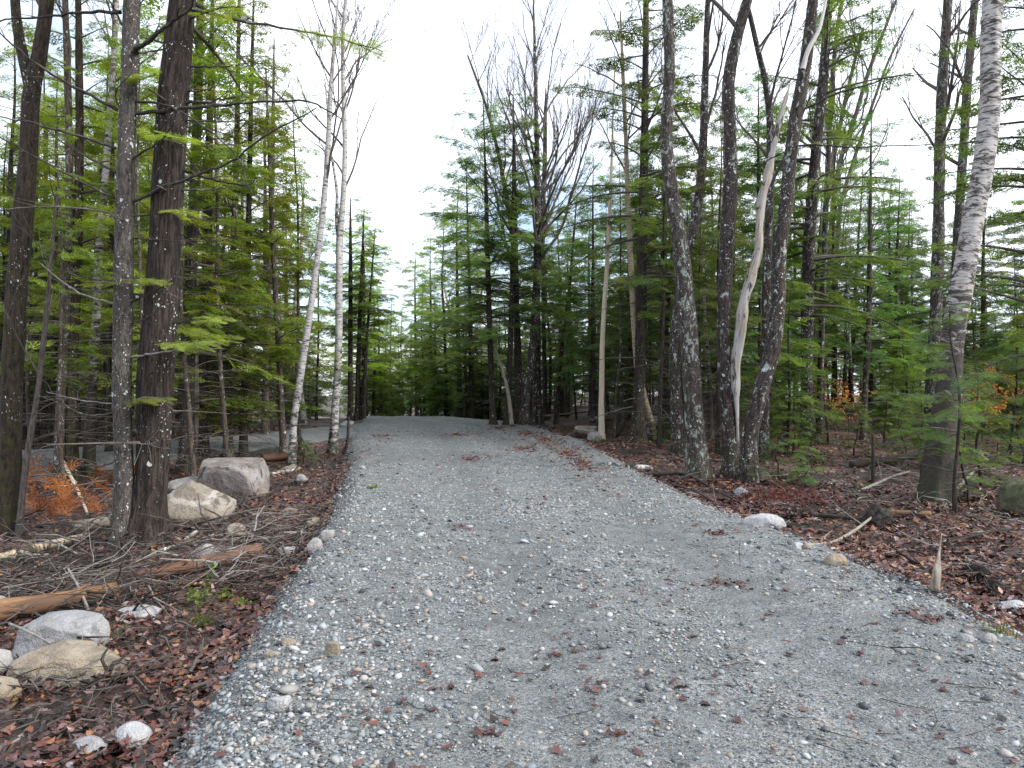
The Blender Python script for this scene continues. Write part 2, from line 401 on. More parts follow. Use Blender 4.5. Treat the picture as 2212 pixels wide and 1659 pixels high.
M['rock_block'] = rock_mat('rock_block_grey', (.13, .11, .10), (.28, .265, .26), (.19, .155, .125), .9)
M['rock_tan'] = rock_mat('rock_tan', (.17, .142, .112), (.28, .25, .215), (.20, .155, .105), .7, vein=.3)
M['rock_sand'] = rock_mat('rock_sand', (.165, .135, .10), (.30, .265, .215), (.25, .19, .115), .6)
M['rock_white'] = rock_mat('rock_white', (.26, .265, .275), (.41, .41, .42), (.32, .305, .29), .5)
M['rock_pale'] = rock_mat('rock_pale_grey', (.18, .18, .186), (.32, .32, .33), (.24, .23, .215), .5)
M['rock_moss'] = rock_mat('rock_mossy', (.05, .06, .025), (.14, .13, .10), (.04, .055, .015), .5)
M['soil'] = rock_mat('black_soil', (.010, .008, .007), (.030, .024, .019), (.018, .013, .010), .4)

def stone_ramp(t, fac):
    return t.ramp(fac, [(0.0, (.035, .04, .044)), (.15, (.080, .092, .100)), (.35, (.150, .170, .180)), (.52, (.235, .260, .272)), (.66, (.19, .17, .14)),
                        (.76, (.31, .335, .352)), (.86, (.26, .20, .145)), (.96, (.34, .36, .38)), (1.0, (.44, .44, .43))])
def stone_mat(name, per_object):
    t = NT(name)
    fac = t.n('ObjectInfo').outputs['Random'] if per_object else t.attr('tint').outputs['Fac']
    geo = t.n('NewGeometry').outputs['Position']
    col = t.mix(.45, stone_ramp(t, fac), t.mix(t.noise(geo, 150, 3), (.55, .55, .55), (1.4, 1.4, 1.4)), 'MULTIPLY')
    return t.done(t.bsdf(col, .6, t.bump(t.noise(geo, 120, 2), .3, .004), .35))
M['stone'] = stone_mat('gravel_stones', False)
M['stone_one'] = stone_mat('pebble_single', True)

def gravel_mat(name):
    t = NT(name); g = t.n('NewGeometry').outputs['Position']
    big = t.noise(g, .9, 5, .6); mid = t.noise(g, 5, 4)
    v1 = t.voro(g, 95); v2 = t.voro(g, 42); v3 = t.voro(g, 190)
    col = stone_ramp(t, t.sep(v1.outputs['Color'])[0])
    col = t.mix(t.math('MULTIPLY', t.math('GREATER_THAN', t.sep(v2.outputs['Color'])[1], .62), t.math('LESS_THAN', v2.outputs['Distance'], .42)), col, stone_ramp(t, t.sep(v2.outputs['Color'])[0]))
    v4 = t.voro(g, 21)
    col = t.mix(t.math('MULTIPLY', t.math('GREATER_THAN', t.sep(v4.outputs['Color'])[1], .80), t.math('LESS_THAN', v4.outputs['Distance'], .36)), col, stone_ramp(t, t.math('ADD', t.sep(v4.outputs['Color'])[0], .1)))
    sand = t.mix(t.sep(v3.outputs['Color'])[0], (.075, .080, .080), (.20, .208, .205))
    col = t.mix(t.ramp(big, [(.40, .5), (.62, .05)]), col, sand)
    col = t.mix(t.math('MULTIPLY', t.attr('tint').outputs['Fac'], .4), col, t.mix(t.sep(v3.outputs['Color'])[1], (.05, .055, .056), (.16, .168, .168)))
    col = t.mix(.8, col, t.mix(t.ramp(mid, [(.3, 0.0), (.7, 1.0)]), (.45, .46, .465), (.92, .935, .94)), 'MULTIPLY')
    brown = t.ramp(t.noise(t.mapping(g, (1.6, .6, 1)), 1.0, 6, .7), [(.60, 0.0), (.72, .55)])
    col = t.mix(brown, col, (.105, .075, .06))
    hh = t.math('ADD', t.math('MULTIPLY', t.math('SUBTRACT', 1.0, v1.outputs['Distance']), .5), t.math('MULTIPLY', t.math('SUBTRACT', 1.0, v2.outputs['Distance']), .6))
    return t.done(t.bsdf(col, .75, t.bump(hh, .8, .012), .3))
M['gravel'] = gravel_mat('gravel_surface')

def floor_mat():
    t = NT('leaf_litter_ground'); g = t.n('NewGeometry').outputs['Position']
    v = t.voro(g, 17); v2 = t.voro(g, 27)
    a = leaf_ramp(t, t.math('MULTIPLY', t.sep(v.outputs['Color'])[0], .86)); b = leaf_ramp(t, t.sep(v2.outputs['Color'])[1])
    col = t.mix(t.math('GREATER_THAN', t.noise(g, 12, 3), .5), a, b)
    col = t.mix(t.ramp(t.noise(g, .8, 5, .6), [(.40, .15), (.56, .9)]), col, (.020, .015, .012))
    col = t.mix(t.ramp(t.noise(g, .35, 4), [(.56, 0.0), (.70, .5)]), col, (.035, .045, .015))
    hh = t.math('ADD', t.math('MULTIPLY', v.outputs['Distance'], .6), t.noise(g, 30, 4))
    return t.done(t.bsdf(col, .62, t.bump(hh, .9, .03), .4))
M['floor'] = floor_mat()
t = NT('wet_asphalt'); g = t.n('NewGeometry').outputs['Position']
M['asphalt'] = t.done(t.bsdf(t.mix(t.noise(g, 8, 3), (.20, .20, .21), (.27, .27, .28)), .22, None, .6))

# ------------------------------------------------------------------ ground, gravel drive, side track, far road
def axis_steps(segs):
    out = []
    for a, b, s in segs: out.append(np.arange(a, b, s))
    return np.concatenate(out + [[segs[-1][1]]])
gx = axis_steps([(-220, -60, 16), (-60, -25, 2.5), (-25, -9, .5), (-9, -3.6, .11), (-3.6, 3.6, .14), (3.6, 8, .11), (8, 25, .5), (25, 60, 2.5), (60, 220, 16)])
gy = axis_steps([(-25, 1.5, 1.3), (1.5, 15, .10), (15, 36, .35), (36, 70, 1.2), (70, 260, 12)])
X, Y = np.meshgrid(gx, gy, indexing='ij')
Z = height(X, Y) + .035 * fbm(X * 5.5, Y * 5.5, seed=31, o=3) * (d_main(X, Y) > .3)
inside = np.maximum(sstep(.35, -.25, d_main(X, Y)), sstep(.5, -.1, d_side(X, Y)))
Z = Z - .09 * inside
def grid_mesh(Xa, Ya, Za, name, mat, tint=None):
    n, m = Xa.shape; mb = MB(); i = np.arange(n - 1)[:, None] * m; j = np.arange(m - 1)[None, :]
    q = np.stack([i + j, i + m + j, i + m + j + 1, i + j + 1], -1).reshape(-1, 4)
    mb.add(np.stack([Xa, Ya, Za], -1).reshape(-1, 3), q, tint=None if tint is None else tint.ravel())
    o = mb.build(name, mat); o['kind'] = 'structure'; return o
forest_floor = grid_mesh(X, Y, Z, 'forest_floor', M['floor'])
ys = axis_steps([(-6, 1.5, .6), (1.5, 15, .10), (15, 36, .3), (36, 90, 1.0)])
us = np.linspace(0, 1, 76)
U, Yr = np.meshgrid(us, ys, indexing='ij')
le = np.interp(ys, LY, LX) - .50 - .16 * fbm(ys * 1.1, ys * 0, seed=41) - .10 * fbm(ys * 4, ys * 0, seed=42)
re = np.interp(ys, RY, RX) + .12 + .14 * fbm(ys * 1.0, ys * 0 + 3, seed=43) + .08 * fbm(ys * 4, ys * 0 + 5, seed=44)
Xr = le[None, :] + (re - le)[None, :] * U
Zr = height(Xr, Yr) + .012 + .010 * fbm(Xr * 9, Yr * 9, seed=45, o=3)
Zr = Zr - .05 * (np.clip((.04 - U) / .04, 0, 1) + np.clip((U - .975) / .025, 0, 1))
mid_ = (np.interp(Yr, LY, LX) + np.interp(Yr, RY, RX)) / 2
tracks = np.clip(np.maximum(np.exp(-((Xr - mid_ - .95) / .38) ** 2), np.exp(-((Xr - mid_ + .75) / .38) ** 2)) * (.75 + .6 * fbm(Xr * .8, Yr * .5, seed=47)), 0, 1)
gravel_drive = grid_mesh(Xr, Yr, Zr, 'gravel_drive', M['gravel'], tracks)
P = smooth_path([(a, b, 0) for a, b in SIDE], 120)
tg = norm(np.gradient(P, axis=0)); nr = np.stack([-tg[:, 1], tg[:, 0]], -1)
off = np.linspace(-2.1, 2.1, 26)
Xs = P[None, :, 0] + nr[None, :, 0] * off[:, None]; Ys = P[None, :, 1] + nr[None, :, 1] * off[:, None]
Zs = height(Xs, Ys) + .008 + .008 * fbm(Xs * 9, Ys * 9, seed=46, o=3)
grid_mesh(Xs, Ys, Zs - .06 * (np.abs(off) > 2.0)[:, None], 'side_track', M['gravel'])
Xf, Yf = np.meshgrid(np.linspace(9, 75, 50), np.linspace(47, 52, 8), indexing='ij')
grid_mesh(Xf, Yf, height(Xf, Yf) + .06, 'paved_road', M['asphalt'])

# ------------------------------------------------------------------ gravel stones
phi = (1 + 5 ** .5) / 2
ICO = norm(np.array([(-1, phi, 0), (1, phi, 0), (-1, -phi, 0), (1, -phi, 0), (0, -1, phi), (0, 1, phi), (0, -1, -phi), (0, 1, -phi), (phi, 0, -1), (phi, 0, 1), (-phi, 0, -1), (-phi, 0, 1)], float))
ICOF = np.array([(0, 11, 5), (0, 5, 1), (0, 1, 7), (0, 7, 10), (0, 10, 11), (1, 5, 9), (5, 11, 4), (11, 10, 2), (10, 7, 6), (7, 1, 8), (3, 9, 4), (3, 4, 2), (3, 2, 6), (3, 6, 8), (3, 8, 9), (4, 9, 5), (2, 4, 11), (6, 2, 10), (8, 6, 7), (9, 8, 1)])
OCT = np.array([(1, 0, 0), (0, 1, 0), (-1, 0, 0), (0, -1, 0), (0, 0, 1), (0, 0, -1)], float)
OCTF = np.array([(0, 1, 4), (1, 2, 4), (2, 3, 4), (3, 0, 4), (1, 0, 5), (2, 1, 5), (3, 2, 5), (0, 3, 5)])
def stones(mb, pos, size, base, faces, tint, flat=(.35, .75)):
    n = len(pos); k = len(base)
    a = rng.uniform(0, 2 * np.pi, n); ca, sa = np.cos(a), np.sin(a)
    v = base[None] * (1 + rng.uniform(-.28, .28, (n, k, 1)))
    v = v * np.stack([rng.uniform(.75, 1.35, n), rng.uniform(.6, 1.0, n), rng.uniform(*flat, n)], -1)[:, None, :]
    tl = rng.normal(0, .25, (n, 1)); v[..., 2] += v[..., 0] * tl
    w = np.stack([v[..., 0] * ca[:, None] - v[..., 1] * sa[:, None], v[..., 0] * sa[:, None] + v[..., 1] * ca[:, None], v[..., 2]], -1)
    w = w * size[:, None, None] + pos[:, None, :]
    f = faces[None] + (np.arange(n) * k)[:, None, None]
    mb.add(w.reshape(-1, 3), None, f.reshape(-1, 3), tint=np.repeat(tint, k))
def road_points(n, y0=2.6, y1=14.0, out=.5):
    inv = rng.uniform(1 / y1, 1 / y0, n); y = 1 / inv
    l = np.interp(y, LY, LX) - out; r = np.interp(y, RY, RX) + .15
    l = np.maximum(l, -y * .76); r = np.minimum(r, y * .76)
    x = l + (r - l) * rng.uniform(0, 1, n)
    return x, y
def loose(x, y):                        # loose stone towards the left bank and in patches, fine in the wheel tracks
    mid = (np.interp(y, LY, LX) + np.interp(y, RY, RX)) / 2
    tr = np.maximum(np.exp(-((x - mid - .95) / .45) ** 2), .6 * np.exp(-((x - mid + .75) / .4) ** 2))
    return np.clip(.62 + .75 * fbm(x * .9, y * .9, seed=51) - .42 * tr + .40 * sstep(.6, -.9, x - np.interp(y, LY, LX) - .3), .2, 1)
mb = MB()
x, y = road_points(52000); keep = rng.uniform(0, 1, len(x)) < loose(x, y); x, y = x[keep], y[keep]
s = .0048 * np.exp(rng.normal(0, .34, len(x))) * (y / 3.5) ** .6
stones(mb, np.stack([x, y, height(x, y) + .012 + s * .25], -1), s, OCT, OCTF, rng.uniform(0, 1, len(x)))
x, y = road_points(24000); keep = rng.uniform(0, 1, len(x)) < loose(x, y) ** 1.6; x, y = x[keep], y[keep]
s = .0100 * np.exp(rng.normal(0, .42, len(x))) * (y / 3.5) ** .35
stones(mb, np.stack([x, y, height(x, y) + .012 + s * .2], -1), s, ICO, ICOF, rng.uniform(0, 1, len(x)))
x, y = road_points(9000, 8, 27); s = rng.uniform(.012, .03, len(x)) * (y / 12) ** .4
stones(mb, np.stack([x, y, height(x, y) + .012], -1), s, OCT, OCTF, np.clip(rng.uniform(.2, 1, len(x)), 0, 1), (.25, .5))
mb.build('gravel', M['stone'], gravel_drive, kind='stuff')
# pebbles that can be picked out one by one
peb = []
for k in range(6):
    q = MB(); bm = ICO * (1 + rng.uniform(-.22, .22, (12, 1))) * np.array([1.15, .85, .55])
    q.add(bm, None, ICOF); peb.append(q.mesh('pebble', M['stone_one']))
x, y = road_points(1500, 2.8, 9.5); keep = rng.uniform(0, 1, len(x)) < loose(x, y) ** 2; x, y = x[keep][:300], y[keep][:300]
for i in range(len(x)):
    o = link('pebble', peb[i % 6], gravel_drive); r = float(.0125 * math.exp(random.gauss(0, .38)) * (y[i] / 4) ** .3)
    o.location = (float(x[i]), float(y[i]), hz(x[i], y[i]) + .012 + r * .25); o.scale = (r * random.uniform(.8, 1.5), r * random.uniform(.8, 1.2), r)
    o.rotation_euler = (random.gauss(0, .25), random.gauss(0, .25), random.uniform(0, 6.28))

# ------------------------------------------------------------------ fallen leaves
def leaf_oval(curl, bend):
    v = np.array([(0, 0, 0), (.33, .26, curl), (.70, .24, curl), (1, 0, bend), (.70, -.24, curl), (.33, -.26, curl)], float); v[:, 0] -= .5
    v[:, 2] += bend * (v[:, 0] * 2) ** 2 * .5
    return v, np.array([(0, 3, 2, 1), (0, 5, 4, 3)])
def leaf_maple(curl):
    ang = np.radians([-90, -50, -25, 5, 25, 55, 90, 125, 155, 175, 205, 230]); rad = np.array([.18, .42, .28, .52, .30, .38, .58, .38, .30, .52, .28, .42])
    o = np.stack([np.cos(ang) * rad, np.sin(ang) * rad, curl * (rad / .5) ** 2 * (1 + .6 * np.sin(ang * 2 + 1))], -1)
    v = np.concatenate([[(0, 0, 0)], o]); n = len(o)
    return v, np.array([(0, i + 1, (i + 1) % n + 1) for i in range(n)])
def scatter_leaves(mb, x, y, z, size, tint, tilt=.28):
    n = len(x)
    typ = rng.integers(0, 6, n)
    for k in range(6):
        m = np.where(typ == k)[0]
        if not len(m): continue
        if k < 4: v, f = leaf_oval([.10, .18, .04, -.10][k], [.10, -.05, .2, .12][k])
        else: v, f = leaf_maple([.10, .18][k - 4])
        a = rng.uniform(0, 2 * np.pi, len(m)); X1 = np.stack([np.cos(a), np.sin(a), rng.normal(0, tilt, len(m))], -1); X1 = norm(X1)
        N1 = norm(np.stack([rng.normal(0, tilt, len(m)), rng.normal(0, tilt, len(m)), np.ones(len(m))], -1)); N1 = norm(N1 - (N1 * X1).sum(1, keepdims=True) * X1)
        Y1 = np.cross(N1, X1)
        w = (v[None, :, 0:1] * X1[:, None] + v[None, :, 1:2] * Y1[:, None] + v[None, :, 2:3] * N1[:, None]) * size[m][:, None, None] + np.stack([x[m], y[m], z[m]], -1)[:, None]
        ff = f[None] + (np.arange(len(m)) * len(v))[:, None, None]
        tt = np.repeat(tint[m], len(v))
        if f.shape[1] == 4: mb.add(w.reshape(-1, 3), ff.reshape(-1, 4), None, tint=tt)
        else: mb.add(w.reshape(-1, 3), None, ff.reshape(-1, 3), tint=tt)
def floor_points(n, d0, d1):
    a = rng.uniform(-.70, .70, n); d = rng.uniform(d0, d1, n)
    x, y = d * np.sin(a) * 1.06, d * np.cos(a)
    dm, ds = d_main(x, y), d_side(x, y)
    lft = x < 0
    edge = np.where(lft, .42, .10) + .12 * fbm(x * 2, y * 2, seed=61)
    p = sstep(-.12, .16, dm - edge) * (ds > .75)
    bare = np.clip(1.25 - 1.4 * np.clip(fbm(x * .9, y * .9, seed=62) - .05, 0, 1) * 2, .15, 1)
    soil = np.where(lft, sstep(5.0, 6.2, y) * sstep(14, 11.5, y) * .6, .55 * sstep(.0, .25, fbm(x * .7, y * .7, seed=64)) * (y < 11))
    k = rng.uniform(0, 1, n) < p * bare * (1 - soil)
    return x[k], y[k]
mb = MB()
for n, d0, d1 in ((62000, 2.6, 13), (20000, 13, 30)):
    x, y = floor_points(n, d0, d1)
    z = height(x, y) + rng.uniform(.01, .05, len(x)) + .035 * fbm(x * 5.5, y * 5.5, seed=31, o=3)
    tint = np.clip(rng.beta(1.2, 1.45, len(x)) + .25 * fbm(x * .8, y * .8, seed=63), 0, 1)
    scatter_leaves(mb, x, y, z, rng.uniform(.032, .078, len(x)) * (1 + y / 30), tint)
mb.build('leaf_litter', M['leaf'], forest_floor, kind='stuff')
# leaves blown together on the gravel
mb = MB(); cx, cyy, cw = [], [], []
for px, py, wx, wy, n in ((825, 943, .5, .4, 70), (985, 940, 1.0, .4, 130), (1010, 993, .9, .4, 90), (1140, 938, .9, .8, 190), (1130, 970, .7, .4, 110), (1180, 952, .7, .8, 170),
                          (1225, 980, .55, .7, 200), (1260, 1005, .35, .8, 200), (1080, 925, 1.0, .8, 130), (700, 1085, .3, 1.2, 230), (735, 1030, .35, 1.4, 200), (1570, 1265, .28, .16, 40), (1550, 1155, .35, .2, 60), (2010, 1345, .18, .12, 26), (1965, 1330, .15, .08, 14),
                          (1000, 1140, .35, .25, 26), (950, 1490, .5, .3, 14), (1200, 1420, .5, .35, 18), (1260, 1500, .4, .3, 12), (800, 1560, .4, .2, 12), (1060, 1590, .07, .04, 12), (420, 1540, .14, .1, 26), (1310, 1590, .4, .2, 10)):
    c = pick(px, py); far = c[1] > 12; n = int(n * (1.7 if far else 1)); wx, wy = (wx * .75, wy * 2.6) if far else (wx, wy); q = rng.normal(0, .5, (n, 2)); q *= (1 + .8 * rng.normal(0, 1, (n, 1))); cx.append(c[0] + q[:, 0] * wx); cyy.append(c[1] + q[:, 1] * wy)
x, y = road_points(260, 2.7, 18); cx.append(x); cyy.append(y)
x = np.concatenate(cx); y = np.concatenate(cyy)
scatter_leaves(mb, x, y, height(x, y) + rng.uniform(.014, .03, len(x)), rng.uniform(.025, .058, len(x)) * (1 + y / 22), np.clip(np.where(y > 9, rng.choice([.28, .52, .52, .74], len(x)), rng.choice([.10, .14, .28, .28, .4, .4, .52, .62], len(x))) + rng.normal(0, .06, len(x)), 0, 1), .15)
mb.build('blown_leaves', M['leaf'], gravel_drive, kind='stuff')
lm = []
for k in range(6):
    q = MB()
    if k < 4:
        v, f = leaf_oval([.12, .2, .05, -.12][k], [.1, -.05, .2, .12][k]); q.add(v, f)
    else:
        v, f = leaf_maple([.12, .2][k - 4]); q.add(v, None, f)
    lm.append(q.mesh('leaf', M['leaf_one']))
x, y = floor_points(2600, 2.7, 7.5); x, y = x[:300], y[:300]
for i in range(len(x)):
    o = link('leaf', lm[i % 6], forest_floor); s = random.uniform(.045, .08)
    o.location = (float(x[i]), float(y[i]), hz(x[i], y[i]) + .055 + random.uniform(0, .02)); o.scale = (s, s, s)
    o.rotation_euler = (random.gauss(0, .3), random.gauss(0, .3), random.uniform(0, 6.28))

# ------------------------------------------------------------------ foliage sprays
def spray_template(ntw, sub, wid, seed=0):
    r = np.random.default_rng(seed); V, T = [], []
    def blade(b, d, L, w):
        n = np.array([-d[1], d[0], 0]); k = len(V)
        V.extend([b - n * w, b + n * w, b + d * L + np.array([0, 0, -.25 * L * r.uniform(.2, 1)])]); T.append((k, k + 1, k + 2))
    def diamond(b, d, L, w):
        n = np.array([-d[1], d[0], 0]); k = len(V); dz = np.array([0, 0, -.2 * L * r.uniform(.2, 1)])
        V.extend([b, b + d * L * .45 + n * w + dz * .4, b + d * L + dz, b + d * L * .45 - n * w + dz * .4]); T.extend([(k, k + 1, k + 2), (k, k + 2, k + 3)])
    for i in range(ntw):
        for sg in (-1, 1):
            t = (i + .6 + .25 * sg * .5 + r.uniform(-.15, .15)) / (ntw + .2); a = math.radians(58 - 18 * t + r.uniform(-8, 8)) * sg
            d = np.array([math.cos(a), math.sin(a), 0.0]); L = (.52 * (1 - t) ** .75 + .10) * r.uniform(.75, 1.15); b = np.array([t, 0, -.12 * t * t])
            if sub == 0: diamond(b, d, L, wid); continue
            for j in range(sub):
                u = (j + .4) / sub
                for s2 in (-1, 1):
                    a2 = a + s2 * math.radians(52 + r.uniform(-10, 10)); d2 = np.array([math.cos(a2), math.sin(a2), 0]); bb = b + d * L * u + np.array([0, 0, -.15 * L * u * u])
                    blade(bb, d2, ((.17 if sub > 2 else .24) * (1 - .5 * u)) * r.uniform(.8, 1.2), wid)
            blade(b + d * L * .8, d, L * .3, wid)
    diamond(np.array([.75, 0, -.07]), np.array([1.0, 0, 0]), .3, wid * 1.3)
    return np.array(V), np.array(T)
SPR = {'low': [spray_template(5, 0, .075, s) for s in (1, 2, 3)],
       'mid': [spray_template(5, 2, .040, s) for s in (4, 5, 6)],
       'high': [spray_template(9, 5, .011, s) for s in (7, 8, 9)]}
def put_sprays(mb, pos, dr, nrm, size, kind, r, tint):
    pos, dr, nrm = np.asarray(pos), norm(np.asarray(dr)), np.asarray(nrm); size = np.asarray(size); tint = np.asarray(tint)
    nrm = norm(nrm - (nrm * dr).sum(1, keepdims=True) * dr); yy = np.cross(nrm, dr)
    typ = r.integers(0, 3, len(pos))
    for k in range(3):
        m = np.where(typ == k)[0]
        if not len(m): continue
        V, T = SPR[kind][k]
        w = (V[None, :, 0:1] * dr[m][:, None] + V[None, :, 1:2] * yy[m][:, None] + V[None, :, 2:3] * nrm[m][:, None]) * size[m][:, None, None] + pos[m][:, None]
        f = T[None] + (np.arange(len(m)) * len(V))[:, None, None]
        mb.add(w.reshape(-1, 3), None, f.reshape(-1, 3), tint=np.repeat(tint[m], len(V)))
def bough(mw, mf, p0, az, L, r0, r, kind, hang=0.0, a=.12, b=.32, spray=.42, t0=.22, step=.17, dens=1.0, bare=False, sides=4):
    n = max(5, int(L * 4) + 2); t = np.linspace(0, 1, n)
    wob = np.cumsum(r.normal(0, .05, n)); wob -= wob[0]
    azs = az + wob
    hd = np.stack([np.cos(azs), np.sin(azs), 0 * azs], -1)
    step_v = hd * (L / (n - 1)); pts = p0 + np.concatenate([[np.zeros(3)], np.cumsum(step_v[:-1], axis=0)])
    pts[:, 2] += (a * t - b * t * t) * L
    tube(mw, pts, r0 * (1 - .85 * t) + .0025, sides, seed=int(r.integers(0, 50)))
    P_, D_, N_, S_, T_ = [], [], [], [], []
    base_t = r.uniform(.1, .7)
    k = max(2, int(L * (1 - t0) / step))
    for i in range(k):
        u = t0 + (1 - t0) * (i + r.uniform(.2, .8)) / k
        p = np.array([np.interp(u, t, pts[:, j]) for j in range(3)]); d = hd[min(int(u * (n - 1)), n - 1)]
        for sg in (-1, 1):
            if r.uniform() > dens: continue
            an = sg * math.radians(r.uniform(38, 72)); dd = np.array([d[0] * math.cos(an) - d[1] * math.sin(an), d[0] * math.sin(an) + d[1] * math.cos(an), r.uniform(-.45, .12) - hang * r.uniform(.3, 1.6)])
            P_.append(p); D_.append(dd); N_.append((r.normal(0, .42), r.normal(0, .42), 1)); S_.append(spray * (.55 + .75 * math.sin(math.pi * min(1, (1 - u) * .8 + .12))) * r.uniform(.7, 1.2) * min(1.0, .55 + L * .3)); T_.append(np.clip(base_t + r.normal(0, .18), 0, 1))
    P_.append(pts[-1] - hd[-1] * .1); D_.append(hd[-1] + np.array([0, 0, -.2])); N_.append((0, 0, 1)); S_.append(spray * .7); T_.append(np.clip(base_t + .15, 0, 1))
    if bare:
        for p, d, s_ in zip(P_, D_, S_):
            if r.uniform() < .45:
                d = norm(np.array(d)); e = p + d * s_ * r.uniform(.5, 1.0); tube(mw, [p, (p + e) / 2 + r.normal(0, .02, 3), e], [r0 * .25 + .001, r0 * .18 + .001, .001], 3)
    else: put_sprays(mf, P_, D_, N_, S_, kind, r, T_)

def conifer_parts(seed, H, r0, cb, kind, nb, Lmax, spray=.36, dead=14, trunk_mat='dark_bark', axis=None, dens=1.0, shape=.5, step=.13, zvis=99, flare=.55, irregular=True, sides=9, leafmat='needle', up=.12, droop=.32, dead_from=.6, rings=None):
    """trunk, branches and foliage meshes of one conifer standing at the origin"""
    r = np.random.default_rng(seed); mt, mw, mf = MB(), MB(), MB()
    if axis is None:
        k = 7; zz = np.linspace(0, H, k); off = np.cumsum(r.normal(0, .05, (k, 2)), axis=0); off -= off[0]
        axis = np.column_stack([off, zz]); rad = r0 * (1 - zz / H) ** .85 + .008
        axis = np.column_stack([axis, rad])
    n = rings or max(14, int(H * 3)); sp = smooth_path(axis, n)
    tube(mt, sp[:, :3], np.maximum(sp[:, 3], .006), sides, rough=.10, seed=seed % 97, flare=flare)
    zt = sp[:, 2]; top = zt[-1]
    def ax(z): return np.array([np.interp(z, zt, sp[:, 0]), np.interp(z, zt, sp[:, 1]), z]), float(np.interp(z, zt, sp[:, 3]))
    for i in range(nb):
        u = (i + r.uniform(0, 1)) / nb; z = cb + (top - cb) * u ** 1.05
        L = Lmax * ((1 - u) ** shape * .92 + .08) * (r.uniform(.3, 1.2) if irregular else r.uniform(.6, 1.15)) * (.55 + .45 * min(1, u * 7 + .3))
        p, rr = ax(z); az = r.uniform(0, 2 * math.pi)
        hid = z > zvis
        bough(mw, mf, p, az, max(L, .18), max(.005, rr * .28), r, 'low' if hid else kind, a=up + .25 * u + r.uniform(-.16, .38), b=droop * (1 - .5 * u) * r.uniform(.4, 1.5), spray=spray * (1.5 if hid else 1), dens=dens, step=step * (2 if hid else 1))
    for i in range(dead):
        z = r.uniform(dead_from, max(cb + (top - cb) * .25, dead_from + .3)); p, rr = ax(z)
        bough(mw, mf, p, r.uniform(0, 2 * math.pi), r.uniform(.35, 1.7), max(.004, rr * .12), r, kind, a=r.uniform(-.1, .25), b=r.uniform(.0, .3), bare=True, sides=3, step=.25)
    return mt.mesh('trunk', M[trunk_mat]), mw.mesh('branches', M['twig']), mf.mesh('foliage', M[leafmat], smooth=False)
def put_tree(name, meshes, loc, label, cat, group, rz=0.0, sc=1.0, color=None, part_names=('trunk', 'branches', 'foliage'), tilt=(0, 0)):
    o = root(name, loc, label, cat, group, rz, sc); o.rotation_euler = (tilt[0], tilt[1], rz)
    for nm, me in zip(part_names, meshes):
        if me is None: continue
        c = link(nm, me, o, kind='stuff' if nm in ('foliage', 'branches', 'twigs', 'leaves') else None)
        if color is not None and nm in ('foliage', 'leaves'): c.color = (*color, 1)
    return o

# ------------------------------------------------------------------ bare broadleaf crowns
def grow(mb, p, d, L, r0, lev, r, up=.25, spread=.55, n_child=(3, 5), wob=.10, minr=.0022):
    n = max(3, int(L / .35) + 2) if lev > 0 else 3
    pts = [p]; dd = d.copy()
    for i in range(n - 1):
        dd = norm(dd + r.normal(0, wob, 3) + np.array([0, 0, up * .12])); pts.append(pts[-1] + dd * L / (n - 1))
    pts = np.array(pts); t = np.linspace(0, 1, n); rad = r0 * (1 - .72 * t) + minr * .5
    tube(mb, pts, np.maximum(rad, minr), 5 if lev > 2 else (4 if lev > 1 else 3), seed=int(r.integers(0, 40)))
    if lev == 0: return
    for k in range(int(r.integers(n_child[0], n_child[1] + 1))):
        u = r.uniform(.25, .95); q = np.array([np.interp(u, t, pts[:, j]) for j in range(3)]); i = min(int(u * (n - 1)), n - 2); base = norm(pts[i + 1] - pts[i])
        side = norm(np.cross(base, r.normal(0, 1, 3))); nd = norm(base * math.cos(spread) + side * math.sin(spread) * r.uniform(.7, 1.25) + np.array([0, 0, .12]))
        grow(mb, q, nd, L * r.uniform(.38, .66), max(r0 * (1 - .72 * u) * .55, minr), lev - 1, r, up, spread, n_child, wob, minr)
def bare_parts(seed, H, r0, fork, n_limbs, lev=3, mat='maple_bark', twig='twig', axis=None, limbL=.5, spread=.45, up=.3, sides=10):
    r = np.random.default_rng(seed); mt, mw = MB(), MB()
    if axis is None:
        k = 7; zz = np.linspace(0, H, k); off = np.cumsum(r.normal(0, .09, (k, 2)), axis=0); off -= off[0]
        axis = np.column_stack([off, zz, r0 * (1 - zz / H) ** .9 + .006])
    sp = smooth_path(axis, max(16, int(H * 3))); tube(mt, sp[:, :3], np.maximum(sp[:, 3], .005), sides, rough=.12, seed=seed % 89, flare=.55)
    top = sp[-1, 2]
    for i in range(n_limbs):
        z = fork + (top - fork) * (i + r.uniform(0, 1)) / n_limbs; p = np.array([np.interp(z, sp[:, 2], sp[:, j]) for j in range(4)])
        az = r.uniform(0, 2 * math.pi); el = math.radians(r.uniform(38, 66)); d = np.array([math.cos(az) * math.cos(el), math.sin(az) * math.cos(el), math.sin(el)])
        grow(mw, p[:3], d, (top - fork) * limbL * (1.1 - .7 * (z - fork) / (top - fork + .01)) * r.uniform(.6, 1.1) + .3, max(p[3] * .45, .008), lev, r, up, spread)
    return mt.mesh('trunk', M[mat]), mw.mesh('twigs', M[twig])

